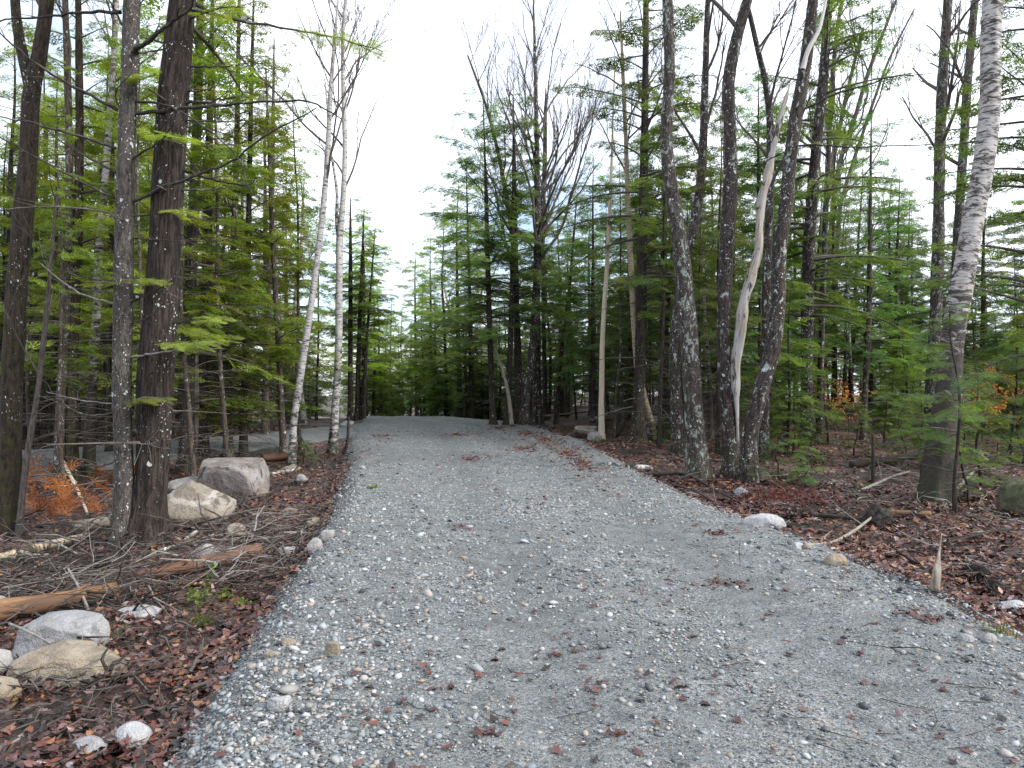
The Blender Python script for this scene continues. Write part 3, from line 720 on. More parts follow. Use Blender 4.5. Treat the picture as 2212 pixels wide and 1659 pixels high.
# ------------------------------------------------------------------ hero trees, measured from the photograph
def px_axis(pts, Yd, base, H=None, top_r=.02, jit=.0, seed=0):
    r = np.random.default_rng(seed); out = []
    for (px, py, w) in pts:
        p = at(px, py, Yd); out.append([*(p - base), w * K / F * Yd / 2])
    out = np.array(out); out[0, :3] = 0; out[0, 2] = -.12
    out[1:, 1] += np.cumsum(r.normal(0, jit, len(out) - 1))
    if H is not None and out[-1, 2] < H:
        d = norm(out[-1, :3] - out[-2, :3]); rem = H - out[-1, 2]; r1 = out[-1, 3]
        for f in (.33, .66, 1.0):
            out = np.vstack([out, [*(out[len(out) - 1, :3] + d * rem / 3 / max(d[2], .3)), r1 * (1 - f) + top_r * f]])
    return out
LEFT_SUNC, RIGHTC = (1.75, 1.62, .86), (1.2, 1.27, 1.1)  # left tint has the sunlight's yellow-green painted into the foliage colour
def hero_conifer(name, label, pts, seed, H, cb, nb, Lmax, kind='mid', mat='dark_bark', color=LEFT_SUNC, dead=16, spray=.34, dens=.85, dead_from=.5, droop=.32, base_py=None, sides=12, up=.12, leafmat='needle', cat='tree', step=.125):
    b = pick(pts[0][0], pts[0][1]); ax = px_axis(pts, b[1], b, H, .02, .02, seed)
    me = conifer_parts(seed, H, 0, cb, kind, nb, Lmax, spray, dead, mat, ax, dens, sides=sides, dead_from=dead_from, droop=droop, up=up, leafmat=leafmat, rings=max(40, int(H * 4)), step=step, zvis=CAMZ + .56 * b[1] + 2.2, flare=.95)
    return put_tree(name, me, b, label, cat, None, color=color), b
def hero_bare(name, label, pts, seed, H, fork, limbs, mat, lev=3, twig='twig', sides=14, limbL=.5, spread=.45, cat='tree', up=.3, Yd=None):
    b = pick(pts[0][0], pts[0][1]) if Yd is None else Yd
    ax = px_axis(pts, b[1], b, H, .02, .02, seed)
    me = bare_parts(seed, H, 0, fork, limbs, lev, mat, twig, ax, limbL, spread, up, sides)
    return put_tree(name, me, b, label, cat, None, part_names=('trunk', 'twigs')), b
def px_branch(tree, base, pts, Y0, Y1, r0, mat='branch_lichen', sprays=None, seed=0, name='branch', twigs=5):
    """one measured branch: leaves the trunk at depth Y0 and runs to depth Y1"""
    r = np.random.default_rng(seed + 900); n = len(pts); P3 = []
    for i, (px, py) in enumerate(pts): P3.append(at(px, py, Y0 + (Y1 - Y0) * i / (n - 1)) - base)
    sp = smooth_path(P3, 22); t = np.linspace(0, 1, 22); sp += .35 * r0 * r.normal(0, 1, sp.shape) * (t > 0)[:, None]
    mb = MB(); tube(mb, sp, r0 * (1 - .8 * t) + .002, 6, rough=.15, seed=seed)
    for k in range(twigs):
        u = r.uniform(.3, .95); i = int(u * 21); d = norm(sp[min(i + 1, 21)] - sp[i - 1]); e = norm(d + r.normal(0, .55, 3)) * r.uniform(.15, .5)
        tube(mb, [sp[i], sp[i] + e * .5 + r.normal(0, .02, 3), sp[i] + e], [r0 * .3, r0 * .2, .0015], 3)
    o = mb.build(name, M[mat], tree)
    if sprays:
        mf = MB(); a, k, size = sprays; P_, D_, N_, S_, T_ = [], [], [], [], []; bt = r.uniform(.45, .9)
        for j in range(k):
            u = a + (1 - a) * (j + r.uniform(0, 1)) / k; i = min(int(u * 21), 20); d = norm(sp[i + 1] - sp[i])
            for sg in (-1, 1):
                an = sg * math.radians(r.uniform(30, 65)); P_.append(sp[i]); D_.append((d[0] * math.cos(an) - d[1] * math.sin(an), d[0] * math.sin(an) + d[1] * math.cos(an), r.uniform(-.3, .05)))
                N_.append((r.normal(0, .25), r.normal(0, .25) - .15, 1)); S_.append(size * r.uniform(.6, 1.15)); T_.append(np.clip(bt + r.normal(0, .15), 0, 1))
        put_sprays(mf, P_, D_, N_, S_, 'high', r, T_); f = mf.build('foliage', M['needle'], o, smooth=False, kind='stuff'); f.color = (*LEFT_SUNC, 1)
    return o
def z1(L): return [(x / 3.0, y / 3.0) for x, y in L]
def z4(L): return [(x / 3.0, y / 3.0 + 553) for x, y in L]

# --- left foreground
T, b = hero_bare('maple_tree', 'mossy brown forked maple trunk at the left edge of the wood', [(12, 1160, 56), (25, 960, 41), (35, 760, 39), (42, 600, 38), (52, 480, 39), (66, 330, 35), (72, 200, 33), (88, 100, 28), (100, 0, 25)], 101, 13, 5.6, 6, 'moss_bark')
f = MB(); tube(f, smooth_path([at(x, y, b[1]) - b for x, y in ((70, 205), (52, 130), (38, 60), (30, -40), (20, -160))], 16), np.linspace(.085, .04, 16), 9, rough=.12, seed=4); f.build('fork', M['moss_bark'], T)
T, b = hero_bare('bare_sapling', 'thin grey leaning sapling beside the mossy trunk at the left edge', [(38, 1165, 13), (55, 1000, 12), (75, 850, 11), (90, 700, 10), (105, 560, 7), (118, 420, 4)], 102, 4.8, 2.2, 5, 'twig', lev=1, twig='twig', limbL=.34, sides=8, spread=.6)
T3, b3 = hero_conifer('hemlock_tree', 'grey lichen-spotted hemlock with long bare branches in front of the thickest dark trunk', [(268, 1180, 48), (266, 1050, 40), (264, 830, 38), (267, 550, 38), (275, 300, 34), (285, 0, 33)], 103, 14, 8.6, 26, 2.0, 'mid', 'grey_bark', dead=9, dead_from=1.0, sides=16)
for i, (pl, dy, r0) in enumerate((([(870, 735), (1100, 710), (1450, 680), (1800, 650), (1950, 650), (2100, 700), (2212, 770)], -.7, .026), ([(850, 1310), (1150, 1180), (1500, 1040), (1750, 860), (2050, 700)], -.6, .022), ([(860, 350), (1000, 230), (1220, 60), (1260, -20)], -.9, .034),
        ([(780, 80), (650, 75), (200, 115), (0, 130), (-80, 150)], .5, .024), ([(765, 715), (500, 570), (230, 410), (0, 210), (-80, 120)], -.8, .022), ([(755, 965), (550, 890), (240, 810), (0, 750)], -.5, .02), ([(750, 1115), (450, 950), (220, 780)], .6, .014), ([(755, 1290), (400, 1110), (0, 890)], -.6, .015),
        ([(850, 1030), (1060, 890), (1160, 690)], -.9, .013), ([(870, 655), (1100, 690), (1400, 880), (1550, 1040), (1600, 1180), (1640, 1260)], -.8, .014), ([(870, 1400), (1200, 1380), (1500, 1330)], .3, .009), ([(870, 1545), (1150, 1560), (1400, 1560)], -.4, .009), ([(790, 740), (750, 600), (850, 480)], -.3, .011), ([(790, 160), (700, -20)], .2, .014), ([(880, 350), (1100, 300), (1400, 110)], .7, .009))):
    px_branch(T3, b3, z1(pl), b3[1], b3[1] + dy, r0, seed=i)
for i, (pl, dy, r0, spz) in enumerate((([(850, 300), (1000, 230), (1130, 150)], -.5, .012, None), ([(850, 655), (1050, 625), (1300, 575)], -.6, .015, (.75, 5, .2)), ([(850, 440), (960, 400), (1050, 330)], -.4, .009, None), ([(745, 310), (500, 230), (250, 40)], .5, .013, None), ([(745, 1020), (560, 1030), (400, 960), (240, 900)], -.5, .012, None), ([(745, 960), (500, 930), (300, 880)], .4, .008, None), ([(745, 175), (560, 140), (300, 70)], .4, .01, None),
        ([(870, 1215), (990, 1220)], -.3, .008, None), ([(760, 1330), (600, 1370), (460, 1300)], .4, .008, None), ([(850, 160), (950, 150), (1010, 165)], -.5, .006, (.05, 8, .24)), ([(745, 190), (700, 170), (620, 190)], -.4, .006, (.05, 6, .22)), ([(860, 940), (940, 915), (1060, 920)], -.6, .006, (.05, 8, .22)))):
    px_branch(T3, b3, z4(pl), b3[1], b3[1] + dy, r0, 'twig_grey' if i % 2 else 'branch_lichen', spz, seed=40 + i)
T4, b4 = hero_conifer('hemlock_tree', 'thickest dark furrowed hemlock trunk standing behind the lichen-spotted trunk at left', [(318, 1172, 92), (320, 1110, 70), (328, 1000, 66), (335, 830, 72), (350, 600, 66), (365, 350, 63), (375, 200, 62), (390, 0, 54)], 104, 15, 6.6, 30, 2.3, 'mid', 'hem_bark', dead=10, dead_from=1.2, sides=24)
for i, (pl, dy, r0, spz) in enumerate((([(1205, 670), (1400, 650), (1530, 625)], -.4, .02, None), ([(1215, 430), (1400, 430), (1600, 420)], .3, .016, None), ([(1215, 590), (1300, 590), (1390, 565)], -.3, .012, None), ([(1195, 1105), (1400, 1170), (1600, 1200), (1660, 1160)], -.4, .018, None), ([(1185, 1230), (1400, 1225), (1600, 1180)], .4, .012, None), ([(1210, 780), (1450, 790), (1600, 765)], .5, .012, None), ([(1240, 60), (1600, 140), (1950, 200), (2212, 250), (2480, 330)], .6, .022, (.5, 14, .26)), ([(1030, 920), (1100, 890), (1180, 900)], -.7, .008, (.0, 9, .26)), ([(1010, 480), (900, 520)], -.3, .01, (.2, 6, .28)), ([(1230, 120), (1400, 60), (1560, 40)], -.5, .012, (.1, 9, .26)), ([(1080, 1380), (1150, 1360), (1240, 1370)], -.7, .006, (.0, 7, .24)))):
    px_branch(T4, b4, z1(pl), b4[1], b4[1] + dy, r0, 'twig_dark' if i % 2 else 'branch_lichen', spz, seed=70 + i)
for i, (pl, dy, r0, spz) in enumerate((([(1110, 435), (1300, 420), (1400, 390)], -.5, .011, (.5, 7, .24)), ([(1090, 725), (1220, 720)], .4, .010, None), ([(870, 810), (1000, 750), (1120, 690)], -.5, .010, None), ([(1080, 790), (1230, 790)], .3, .01, None), ([(1030, 575), (1180, 560), (1400, 545)], -.9, .007, (.1, 12, .26)), ([(1100, 420), (1250, 500), (1420, 520)], .5, .006, (.2, 12, .30)))):
    px_branch(T4, b4, z4(pl), b4[1], b4[1] + dy, r0, 'twig_dark', spz, seed=90 + i)

# --- left wood behind the boulders
hero_conifer('hemlock_tree', 'dark hemlock with pale lichen directly behind the two low boulders', [(406, 1022, 42), (405, 900, 30), (406, 700, 28), (410, 560, 26), (418, 400, 22), (425, 200, 18), (430, 0, 14)], 105, 13, 1.5, 66, 2.2, 'mid', 'dark_bark', dead=10)
hero_conifer('hemlock_tree', 'blackish crooked hemlock just right of the dark trunk behind the boulders', [(437, 990, 30), (436, 860, 22), (441, 700, 22), (446, 560, 20), (450, 350, 16), (455, 100, 11)], 106, 12.5, 1.9, 54, 1.9, 'mid', 'dark_bark', dead=10)
hero_bare('bare_sapling', 'pale slim sapling between the two dark hemlocks behind the boulders', [(427, 992, 11), (424, 800, 10), (423, 600, 9), (428, 400, 7), (430, 200, 5)], 107, 9.5, 5, 6, 'pale_bark', lev=2, sides=8)
hero_conifer('hemlock_tree', 'straight spotted hemlock rising behind the left corner of the block boulder', [(492, 985, 19), (491, 860, 16), (493, 750, 15), (500, 553, 14), (508, 350, 12), (512, 100, 9)], 108, 13, .9, 72, 2.1, 'mid', 'brown_bark', dead=12)
hero_conifer('hemlock_tree', 'slim hemlock rising behind the middle of the block boulder', [(525, 985, 18), (527, 860, 14), (530, 750, 13), (535, 553, 12), (540, 300, 10), (545, 80, 7)], 109, 12, 1.0, 62, 2.0, 'mid', 'dark_bark', dead=12)
hero_conifer('hemlock_tree', 'leaning dark hemlock left of the leaning birch', [(613, 985, 16), (607, 860, 13), (600, 720, 12), (592, 590, 11), (585, 450, 9), (580, 300, 6)], 110, 10, 1.0, 52, 1.7, 'mid', 'brown_bark', dead=12)
hero_conifer('hemlock_tree', 'grey hemlock across the side track left of the leaning birch', [(573, 938, 15), (575, 800, 14), (580, 650, 13), (587, 500, 11), (590, 300, 9)], 111, 13, 1.6, 64, 2.2, 'mid', 'brown_bark', dead=10)
hero_bare('maple_tree', 'leftmost of three pale-barked trunks behind the orange dead boughs', [(130, 1022, 26), (132, 900, 20), (140, 750, 19), (150, 560, 17), (150, 300, 15), (143, 0, 12)], 112, 13, 8, 6, 'brown_bark', sides=10)
hero_conifer('hemlock_tree', 'middle brown trunk of three behind the orange dead boughs', [(155, 1032, 28), (154, 900, 22), (157, 700, 21), (166, 500, 19), (172, 250, 16), (168, 0, 12)], 113, 13, 2.0, 54, 2.0, 'mid', 'moss_bark', dead=12)
hero_bare('birch_tree', 'rightmost of three trunks behind the orange dead boughs, grey with dark bands', [(190, 1016, 25), (199, 860, 19), (207, 720, 18), (215, 560, 16), (230, 360, 14), (247, 100, 10), (252, 0, 9)], 114, 12, 8, 6, 'birch_rough', sides=10)
hero_conifer('hemlock_tree', 'orange-brown trunk half hidden left of the lichen-spotted hemlock', [(237, 975, 16), (238, 800, 14), (240, 600, 12), (243, 400, 10)], 115, 12, 1.6, 52, 1.9, 'mid', 'moss_bark', dead=10)

# --- the birch pair between drive and side track
T, b = hero_bare('birch_tree', 'slender leaning birch with white flaky bark beside the side track', [(630, 1012, 18), (634, 930, 15), (641, 870, 15), (653, 786, 15), (668, 690, 14), (687, 553, 13), (700, 433, 12), (709, 300, 11), (714, 200, 10), (722, 110, 8)], 116, 11, 6.5, 9, 'birch', lev=3, limbL=.62, spread=.38, up=.5)
T, b = hero_bare('birch_tree', 'upright forked birch at the edge of the gravel drive', [(718, 982, 22), (724, 880, 17), (730, 786, 16), (733, 600, 15), (733, 520, 15), (740, 440, 12), (745, 330, 11), (742, 200, 10), (740, 100, 8), (746, 0, 6)], 117, 11.5, 6.5, 10, 'birch', lev=3, limbL=.60, spread=.40, up=.5)
f = MB(); tube(f, smooth_path([at(x, y, b[1]) - b for x, y in ((733, 525), (727, 480), (728, 420), (722, 370), (712, 310), (708, 250), (702, 170))], 18), np.linspace(.05, .018, 18), 8, rough=.1, seed=5); f.build('fork', M['birch'], T)
hero_bare('birch_tree', 'bright white crooked birch behind the leaning birch', [(657, 915, 13), (650, 853, 12), (641, 803, 12), (633, 736, 11), (640, 640, 9), (650, 553, 8), (655, 450, 6)], 118, 11, 6, 6, 'birch_white', lev=2)
for i, (pts, H, lab) in enumerate((([(757, 908, 12), (757, 750, 10), (757, 600, 9), (757, 500, 6)], 10.5, 'leftmost of three dark poles at the left side of the drive crest'), ([(771, 908, 11), (775, 750, 9), (781, 600, 8)], 10, 'middle of three dark poles at the left side of the drive crest'), ([(785, 905, 9), (791, 760, 7), (800, 640, 5)], 9, 'rightmost of three dark poles at the left side of the drive crest, leaning right'))):
    hero_conifer('hemlock_tree', lab, pts, 120 + i, H, 3.6, 44, 1.9, 'mid', 'dark_bark', dead=12, color=(1.3, 1.35, .75))

# --- right roadside trees
hero_bare('maple_tree', 'thick lichen-patched maple nearest the drive, first trunk of the right cluster', [(1512, 1032, 58), (1506, 960, 43), (1499, 886, 40), (1490, 753, 39), (1478, 620, 38), (1466, 510, 34), (1450, 410, 30), (1441, 330, 27), (1441, 250, 25), (1447, 150, 23), (1443, 0, 22)], 201, 14, 8, 7, 'maple_bark', sides=20)
T14, b14 = hero_bare('maple_tree', 'dark upright maple trunk carrying the bare split snag', [(1584, 1032, 48), (1580, 960, 36), (1574, 886, 31), (1565, 786, 29), (1562, 720, 28), (1568, 553, 29), (1577, 400, 29), (1578, 300, 27), (1574, 200, 27), (1579, 150, 26), (1592, 83, 24), (1616, 0, 20)], 202, 14, 8, 7, 'maple_dark', sides=18)
mb = MB()
ax = px_axis([(1594, 960, 6), (1592, 886, 8), (1590, 836, 17), (1589, 786, 20), (1598, 720, 22), (1607, 653, 21), (1625, 586, 19), (1637, 540, 17), (1644, 433, 17), (1657, 385, 18), (1667, 333, 14), (1686, 250, 11), (1697, 215, 9), (1705, 187, 3)], b14[1] - .1, b14)
ax[0, :3] = at(1594, 960, b14[1] - .1) - b14
sp = smooth_path(ax, 60); tube(mb, sp[:, :3], np.maximum(sp[:, 3], .004), 16, cap=True, rough=.4, seed=12)
snag = root('dead_snag', b14, 'pale barkless splintered snag leaning between the dark maple trunks', 'dead tree')
mb.build('trunk', M['snag'], snag)
mb = MB(); tube(mb, [at(1668, 300, b14[1]) - b14, at(1664, 285, b14[1] - .1) - b14, at(1668, 270, b14[1] - .15) - b14], [.02, .012, .003], 5); mb.build('broken_stub', M['snag_grey'], snag)
T16, b16 = hero_bare('maple_tree', 'dark maple trunk bending right, rightmost of the roadside cluster', [(1622, 1040, 44), (1618, 953, 34), (1640, 855, 34), (1668, 760, 33), (1682, 653, 30), (1683, 553, 29), (1702, 433, 29), (1712, 333, 27), (1728, 217, 27), (1743, 133, 25), (1758, 0, 21)], 203, 14, 8, 7, 'maple_dark', sides=18)
mb = MB(); sp = smooth_path([at(x, y, b16[1] - .15) - b16 for x, y in ((1734, 150), (1745, 110), (1768, 67), (1778, 30), (1788, -20))], 18); tube(mb, sp, np.linspace(.045, .02, 18), 8, rough=.1, seed=3); mb.build('bleached_limb', M['snag_grey'], T16)
for i, (pl, dy, r0) in enumerate((([(1738, 235), (1800, 205), (1870, 185), (1930, 165), (2010, 160)], -.6, .022), ([(1712, 315), (1780, 314), (1850, 318), (1930, 314), (2070, 312)], -.8, .016), ([(1700, 330), (1680, 335), (1640, 360), (1580, 420)], .6, .012), ([(1690, 500), (1740, 480), (1800, 470)], .5, .008))):
    px_branch(T16, b16, pl, b16[1], b16[1] + dy, r0, 'branch_lichen', None, seed=110 + i, twigs=9)
T14b, bb = hero_bare('maple_tree', 'thin crooked mossy maple behind the split snag', [(1650, 990, 24), (1652, 880, 20), (1655, 700, 18), (1662, 500, 17), (1667, 380, 16), (1666, 250, 15), (1655, 170, 13), (1640, 110, 12), (1622, 30, 10)], 204, 11, 6, 7, 'maple_dark', lev=3)
hero_bare('dead_snag', 'pale cream barkless pole standing beside the tan roadside rock', [(1300, 950, 14), (1299, 880, 13), (1300, 836, 12), (1303, 720, 11), (1313, 553, 9), (1320, 400, 7), (1324, 280, 4)], 205, 12, 9.5, 5, 'cream_wood', lev=1, sides=10, cat='dead tree')
hero_bare('birch_tree', 'yellowish peeling birch leaning out over exposed roots right of the cream pole', [(1415, 952, 17), (1408, 920, 15), (1390, 853, 15), (1377, 786, 14), (1370, 700, 13), (1364, 586, 12), (1357, 450, 11), (1352, 300, 9), (1345, 150, 8)], 206, 13, 7.5, 8, 'birch_yellow', lev=3)
hero_conifer('hemlock_tree', 'dark hemlock trunk right behind the yellowish leaning birch', [(1378, 955, 34), (1380, 850, 24), (1383, 753, 24), (1386, 586, 22), (1390, 400, 19), (1393, 200, 15), (1395, 0, 12)], 207, 15, 4.2, 84, 3.5, 'mid', 'dark_bark', color=RIGHTC, dead=14)
hero_conifer('hemlock_tree', 'dark pole hemlock between yellowish birch and thick lichen maple', [(1434, 935, 21), (1433, 800, 15), (1433, 650, 14), (1434, 450, 12), (1436, 250, 9)], 208, 13, 3.4, 66, 3.0, 'mid', 'dark_bark', color=RIGHTC, dead=12)
hero_bare('maple_tree', 'dark maple trunk tucked directly behind the thick lichen maple', [(1466, 985, 34), (1462, 900, 25), (1458, 780, 24), (1470, 600, 20), (1500, 480, 20), (1515, 350, 18), (1520, 200, 15), (1525, 50, 12)], 209, 13, 7, 7, 'maple_dark')
hero_conifer('hemlock_tree', 'thick dark hemlock with a big crown right of the roadside maples', [(1744, 960, 36), (1743, 850, 26), (1742, 753, 26), (1746, 553, 25), (1762, 333, 23), (1775, 200, 21), (1786, 67, 18), (1792, 0, 16)], 210, 15, 3.6, 78, 3.3, 'mid', 'maple_dark', color=RIGHTC, dead=14)
hero_bare('bare_sapling', 'slim bare maple pole right of the thick dark hemlock trunk', [(1770, 935, 16), (1772, 800, 13), (1778, 600, 12), (1785, 400, 11), (1795, 200, 10), (1808, 60, 8), (1818, 0, 7)], 211, 12, 6, 9, 'maple_dark', lev=3)
hero_conifer('spruce_tree', 'slender ringed spruce pole with sparse boughs in the right clearing', [(1864, 950, 13), (1868, 850, 12), (1873, 753, 11), (1878, 600, 10), (1880, 450, 7), (1882, 320, 4), (1883, 215, 1.5)], 212, 13.4, 2.2, 60, 1.7, 'mid', 'brown_bark', color=RIGHTC, dead=20, spray=.28, leafmat='spruce', up=.02, droop=.25)
hero_bare('maple_tree', 'tall grey-barked maple seen left of the big birch', [(2008, 930, 30), (2012, 840, 25), (2016, 753, 24), (2026, 553, 23), (2029, 333, 22), (2038, 133, 20), (2046, 0, 18)], 213, 14, 9, 6, 'maple_bark')
hero_bare('maple_tree', 'narrow grey maple between the tall maple and the big birch top', [(2040, 930, 22), (2055, 760, 20), (2070, 540, 19), (2077, 420, 18), (2085, 300, 18), (2092, 180, 17), (2108, 0, 15)], 214, 14, 9, 6, 'maple_bark')
hero_bare('birch_tree', 'big peeling white birch with a mossy flared base at right', [(2018, 1092, 66), (2022, 1040, 58), (2028, 986, 54), (2045, 853, 48), (2056, 753, 45), (2068, 653, 45), (2084, 553, 43), (2100, 460, 41), (2116, 367, 40), (2129, 233, 39), (2133, 133, 38), (2136, 0, 36)], 215, 14, 9, 6, 'birch_rough', sides=24)

# --- right wood edge along the drive
hero_conifer('hemlock_tree', 'slim dark hemlock with a moss-green foot at the far right of the drive', [(1066, 918, 17), (1063, 860, 13), (1058, 720, 12), (1053, 553, 11), (1050, 420, 8), (1047, 330, 4)], 216, 12.5, 3.0, 84, 3.3, 'mid', 'dark_bark', color=RIGHTC, dead=16)
hero_bare('birch_tree', 'thin white birch just left of the slim moss-footed hemlock', [(1050, 905, 10), (1049, 850, 10), (1044, 786, 9), (1038, 686, 8), (1032, 580, 6), (1028, 450, 4)], 217, 11, 7, 6, 'birch_white', lev=2, sides=8)
hero_bare('birch_tree', 'thin white birch leaning left at the far bend of the drive', [(1003, 893, 7), (997, 840, 6.5), (987, 786, 6), (977, 720, 5.5), (968, 660, 5), (955, 600, 3)], 218, 10, 6, 5, 'birch_yellow', lev=2, sides=8)
hero_conifer('hemlock_tree', 'dark hemlock with a mossy foot beside the fallen leaning stick', [(1096, 918, 17), (1098, 840, 13), (1102, 753, 12), (1106, 600, 10), (1108, 450, 7)], 219, 12, 4.0, 60, 2.4, 'mid', 'dark_bark', color=RIGHTC, dead=14)
hero_conifer('hemlock_tree', 'straight dark hemlock left of the double maple at mid right', [(1118, 916, 17), (1118, 840, 14), (1117, 720, 14), (1113, 553, 12), (1111, 400, 10)], 220, 13, 3.8, 66, 2.5, 'mid', 'dark_bark', color=RIGHTC, dead=14)
hero_bare('maple_tree', 'large bare maple with a wide fan of twigs above the drive', [(1133, 918, 26), (1137, 860, 18), (1141, 820, 20), (1150, 760, 18), (1155, 700, 17), (1161, 553, 16), (1160, 350, 12), (1157, 180, 8), (1154, 60, 5)], 221, 16.5, 5.2, 22, 'maple_dark', lev=3, limbL=.52, spread=.36, up=.5, twig='twig')
hero_bare('maple_tree', 'blackish straight maple touching the large bare maple', [(1162, 916, 24), (1160, 850, 20), (1159, 720, 18), (1160, 560, 15), (1175, 400, 11), (1178, 250, 8)], 222, 14.5, 5.5, 12, 'maple_dark', lev=3, limbL=.5, spread=.34, up=.5)
hero_bare('maple_tree', 'leaning bare maple whose limbs fan left over the drive', [(1124, 914, 14), (1122, 780, 11), (1115, 640, 11), (1105, 500, 10), (1080, 350, 8), (1050, 230, 6), (1010, 120, 3.5)], 223, 14.5, 5.5, 13, 'brown_bark', lev=3, limbL=.5, spread=.36, up=.5)
hero_conifer('hemlock_tree', 'slim hemlock right of the blackish straight maple', [(1178, 908, 12), (1176, 800, 10), (1174, 650, 9), (1173, 500, 7)], 224, 12, 4.0, 60, 2.4, 'mid', 'dark_bark', color=RIGHTC, dead=14)
hero_conifer('hemlock_tree', 'thin hemlock leaning right in the open wood behind the drive', [(1200, 915, 10), (1207, 830, 8.5), (1214, 750, 8), (1230, 620, 7), (1240, 500, 5)], 225, 10, 3.2, 50, 2.0, 'mid', 'dark_bark', color=RIGHTC, dead=14)

hero_conifer('hemlock_tree', 'hemlock at the right edge whose boughs hang into view behind the big birch', [(2238, 1010, 30), (2240, 800, 26), (2243, 500, 24), (2246, 200, 20), (2248, 0, 18)], 226, 14, 1.6, 76, 2.6, 'mid', 'dark_bark', color=RIGHTC, dead=12)
# fan of bare saplings at upper right
for i, (pts, H, lab) in enumerate((([(1775, 860, 13), (1795, 500, 11), (1815, 350, 10), (1845, 260, 9), (1878, 150, 8), (1936, 0, 5)], 13, 'lowest-leaning bare sapling of the fan against the white sky at right'), ([(1765, 870, 12), (1775, 520, 10), (1800, 350, 9), (1830, 200, 8), (1865, 60, 6)], 13, 'steepest bare sapling of the fan against the white sky at right'), ([(1800, 850, 11), (1810, 500, 9), (1828, 400, 8), (1870, 270, 7), (1920, 130, 5), (1975, 20, 3)], 12.5, 'outermost bare sapling of the fan, bending far right'))):
    hero_bare('bare_sapling', lab, pts, 230 + i, H, 5.0, 12, 'brown_bark', lev=3, limbL=.5, spread=.28, up=.3, Yd=np.array([*pick(pts[0][0], 925)[:1], 24.0, 0.0]) if False else None)

# ------------------------------------------------------------------ prototype trees for the woods behind
PR = {}
for i in range(4): PR['hem%d' % i] = conifer_parts(300 + i, [12.5, 14, 11.5, 13.2][i], [.13, .16, .11, .14][i], [2.0, 2.8, 1.5, 2.3][i], 'mid', [104, 112, 98, 108][i], [2.5, 2.9, 2.2, 2.7][i], dead=30, dens=.72)
for i in range(3): PR['far%d' % i] = PR['hem%d' % i]
for i in range(2): PR['under%d' % i] = conifer_parts(320 + i, [5.2, 3.8][i], [.05, .04][i], [.35, .25][i], 'mid', [52, 44][i], [1.45, 1.2][i], spray=.46, dead=6, trunk_mat='twig_dark', sides=6, dead_from=.2)
for i in range(3): PR['sap%d' % i] = conifer_parts(330 + i, [1.9, 1.3, .8][i], [.018, .014, .01][i], [.15, .1, .06][i], 'mid', [30, 24, 18][i], [.75, .6, .42][i], spray=.24, dead=2, trunk_mat='twig_dark', sides=5, dead_from=.1, step=.12)
for i in range(2): PR['spr%d' % i] = conifer_parts(340 + i, [10, 8][i], [.11, .09][i], [.8, .6][i], 'mid', [110, 90][i], [1.6, 1.35][i], spray=.30, dead=4, leafmat='spruce', shape=1.0, sides=6, up=.05, droop=.2, irregular=False)
for i in range(3): PR['bare%d' % i] = bare_parts(350 + i, [12.5, 11, 13.5][i], [.10, .08, .12][i], [5, 4.5, 6][i], [12, 10, 12][i], 3, ['brown_bark', 'birch_rough', 'maple_dark'][i], 'twig', limbL=.5, spread=.38, up=.4, sides=8)
for i in range(2): PR['pole%d' % i] = conifer_parts(360 + i, [10, 9][i], [.055, .045][i], [3.4, 2.6][i], 'mid', [34, 34][i], [1.2, 1.1][i], dead=44, trunk_mat=['dark_bark', 'brown_bark'][i], sides=6, dead_from=.5)
PN2 = ('trunk', 'twigs')

placed = []
def free(x, y, gap):
    return all((x - a) ** 2 + (y - b) ** 2 > gap * gap for a, b in placed)
for o in C.objects:
    if o.parent is None and o.type == 'EMPTY': placed.append((o.location.x, o.location.y))
def ok_place(x, y, gap, mm=1.2, ms=1.0):
    return float(d_main(np.array([x]), np.array([y]))[0]) > mm and float(d_side(np.array([x]), np.array([y]))[0]) > ms and free(x, y, gap)
def scatter(n, xr, yr, kinds, label, cat, name, group, gap, scr=(.85, 1.15), col=(1, 1, 1), cond=None, mm=1.2):
    c = 0; tries = 0
    while c < n and tries < n * 60:
        tries += 1
        x, y = random.uniform(*xr), random.uniform(*yr)
        if abs(x) > y * .80 + 1.5 or not ok_place(x, y, gap, mm): continue
        if cond and not cond(x, y): continue
        placed.append((x, y)); k = random.choice(kinds); me = PR[k]
        o = put_tree(name, me, (x, y, hz(x, y) - .05), label, cat, group, random.uniform(0, 6.28), random.uniform(*scr), [v * random.uniform(.88, 1.12) for v in col], part_names=PN2 if len(me) == 2 else ('trunk', 'branches', 'foliage'), tilt=(random.gauss(0, .018), random.gauss(0, .018)))
        SCAT.append((o, label, group)); c += 1
SCAT = []
def px_of(x, y): return (CX + F * x / y) / K
HEM = ['hem0', 'hem1', 'hem2', 'hem3']
left_ok = lambda x, y: px_of(x, y) < 690
scatter(20, (-26, -5), (16, 34), HEM, 'hemlock with yellow-green boughs in the left wood beyond the side track', 'tree', 'hemlock_tree', 'hemlocks in the left wood', 1.7, (.85, 1.15), LEFT_SUNC, left_ok)
scatter(52, (-24, -5), (13, 34), ['pole0', 'pole1'], 'thin pole of a conifer, bare below, in the left wood', 'tree', 'conifer_pole', 'thin poles in the left wood', 1.0, (.8, 1.25), LEFT_SUNC, left_ok)
scatter(10, (-24, -6), (17, 40), ['bare0', 'bare1', 'bare2'], 'leafless broadleaf stem among the hemlocks of the left wood', 'tree', 'broadleaf_tree', 'leafless trees in the left wood', 1.3, (.85, 1.1), (1, 1, 1), left_ok)
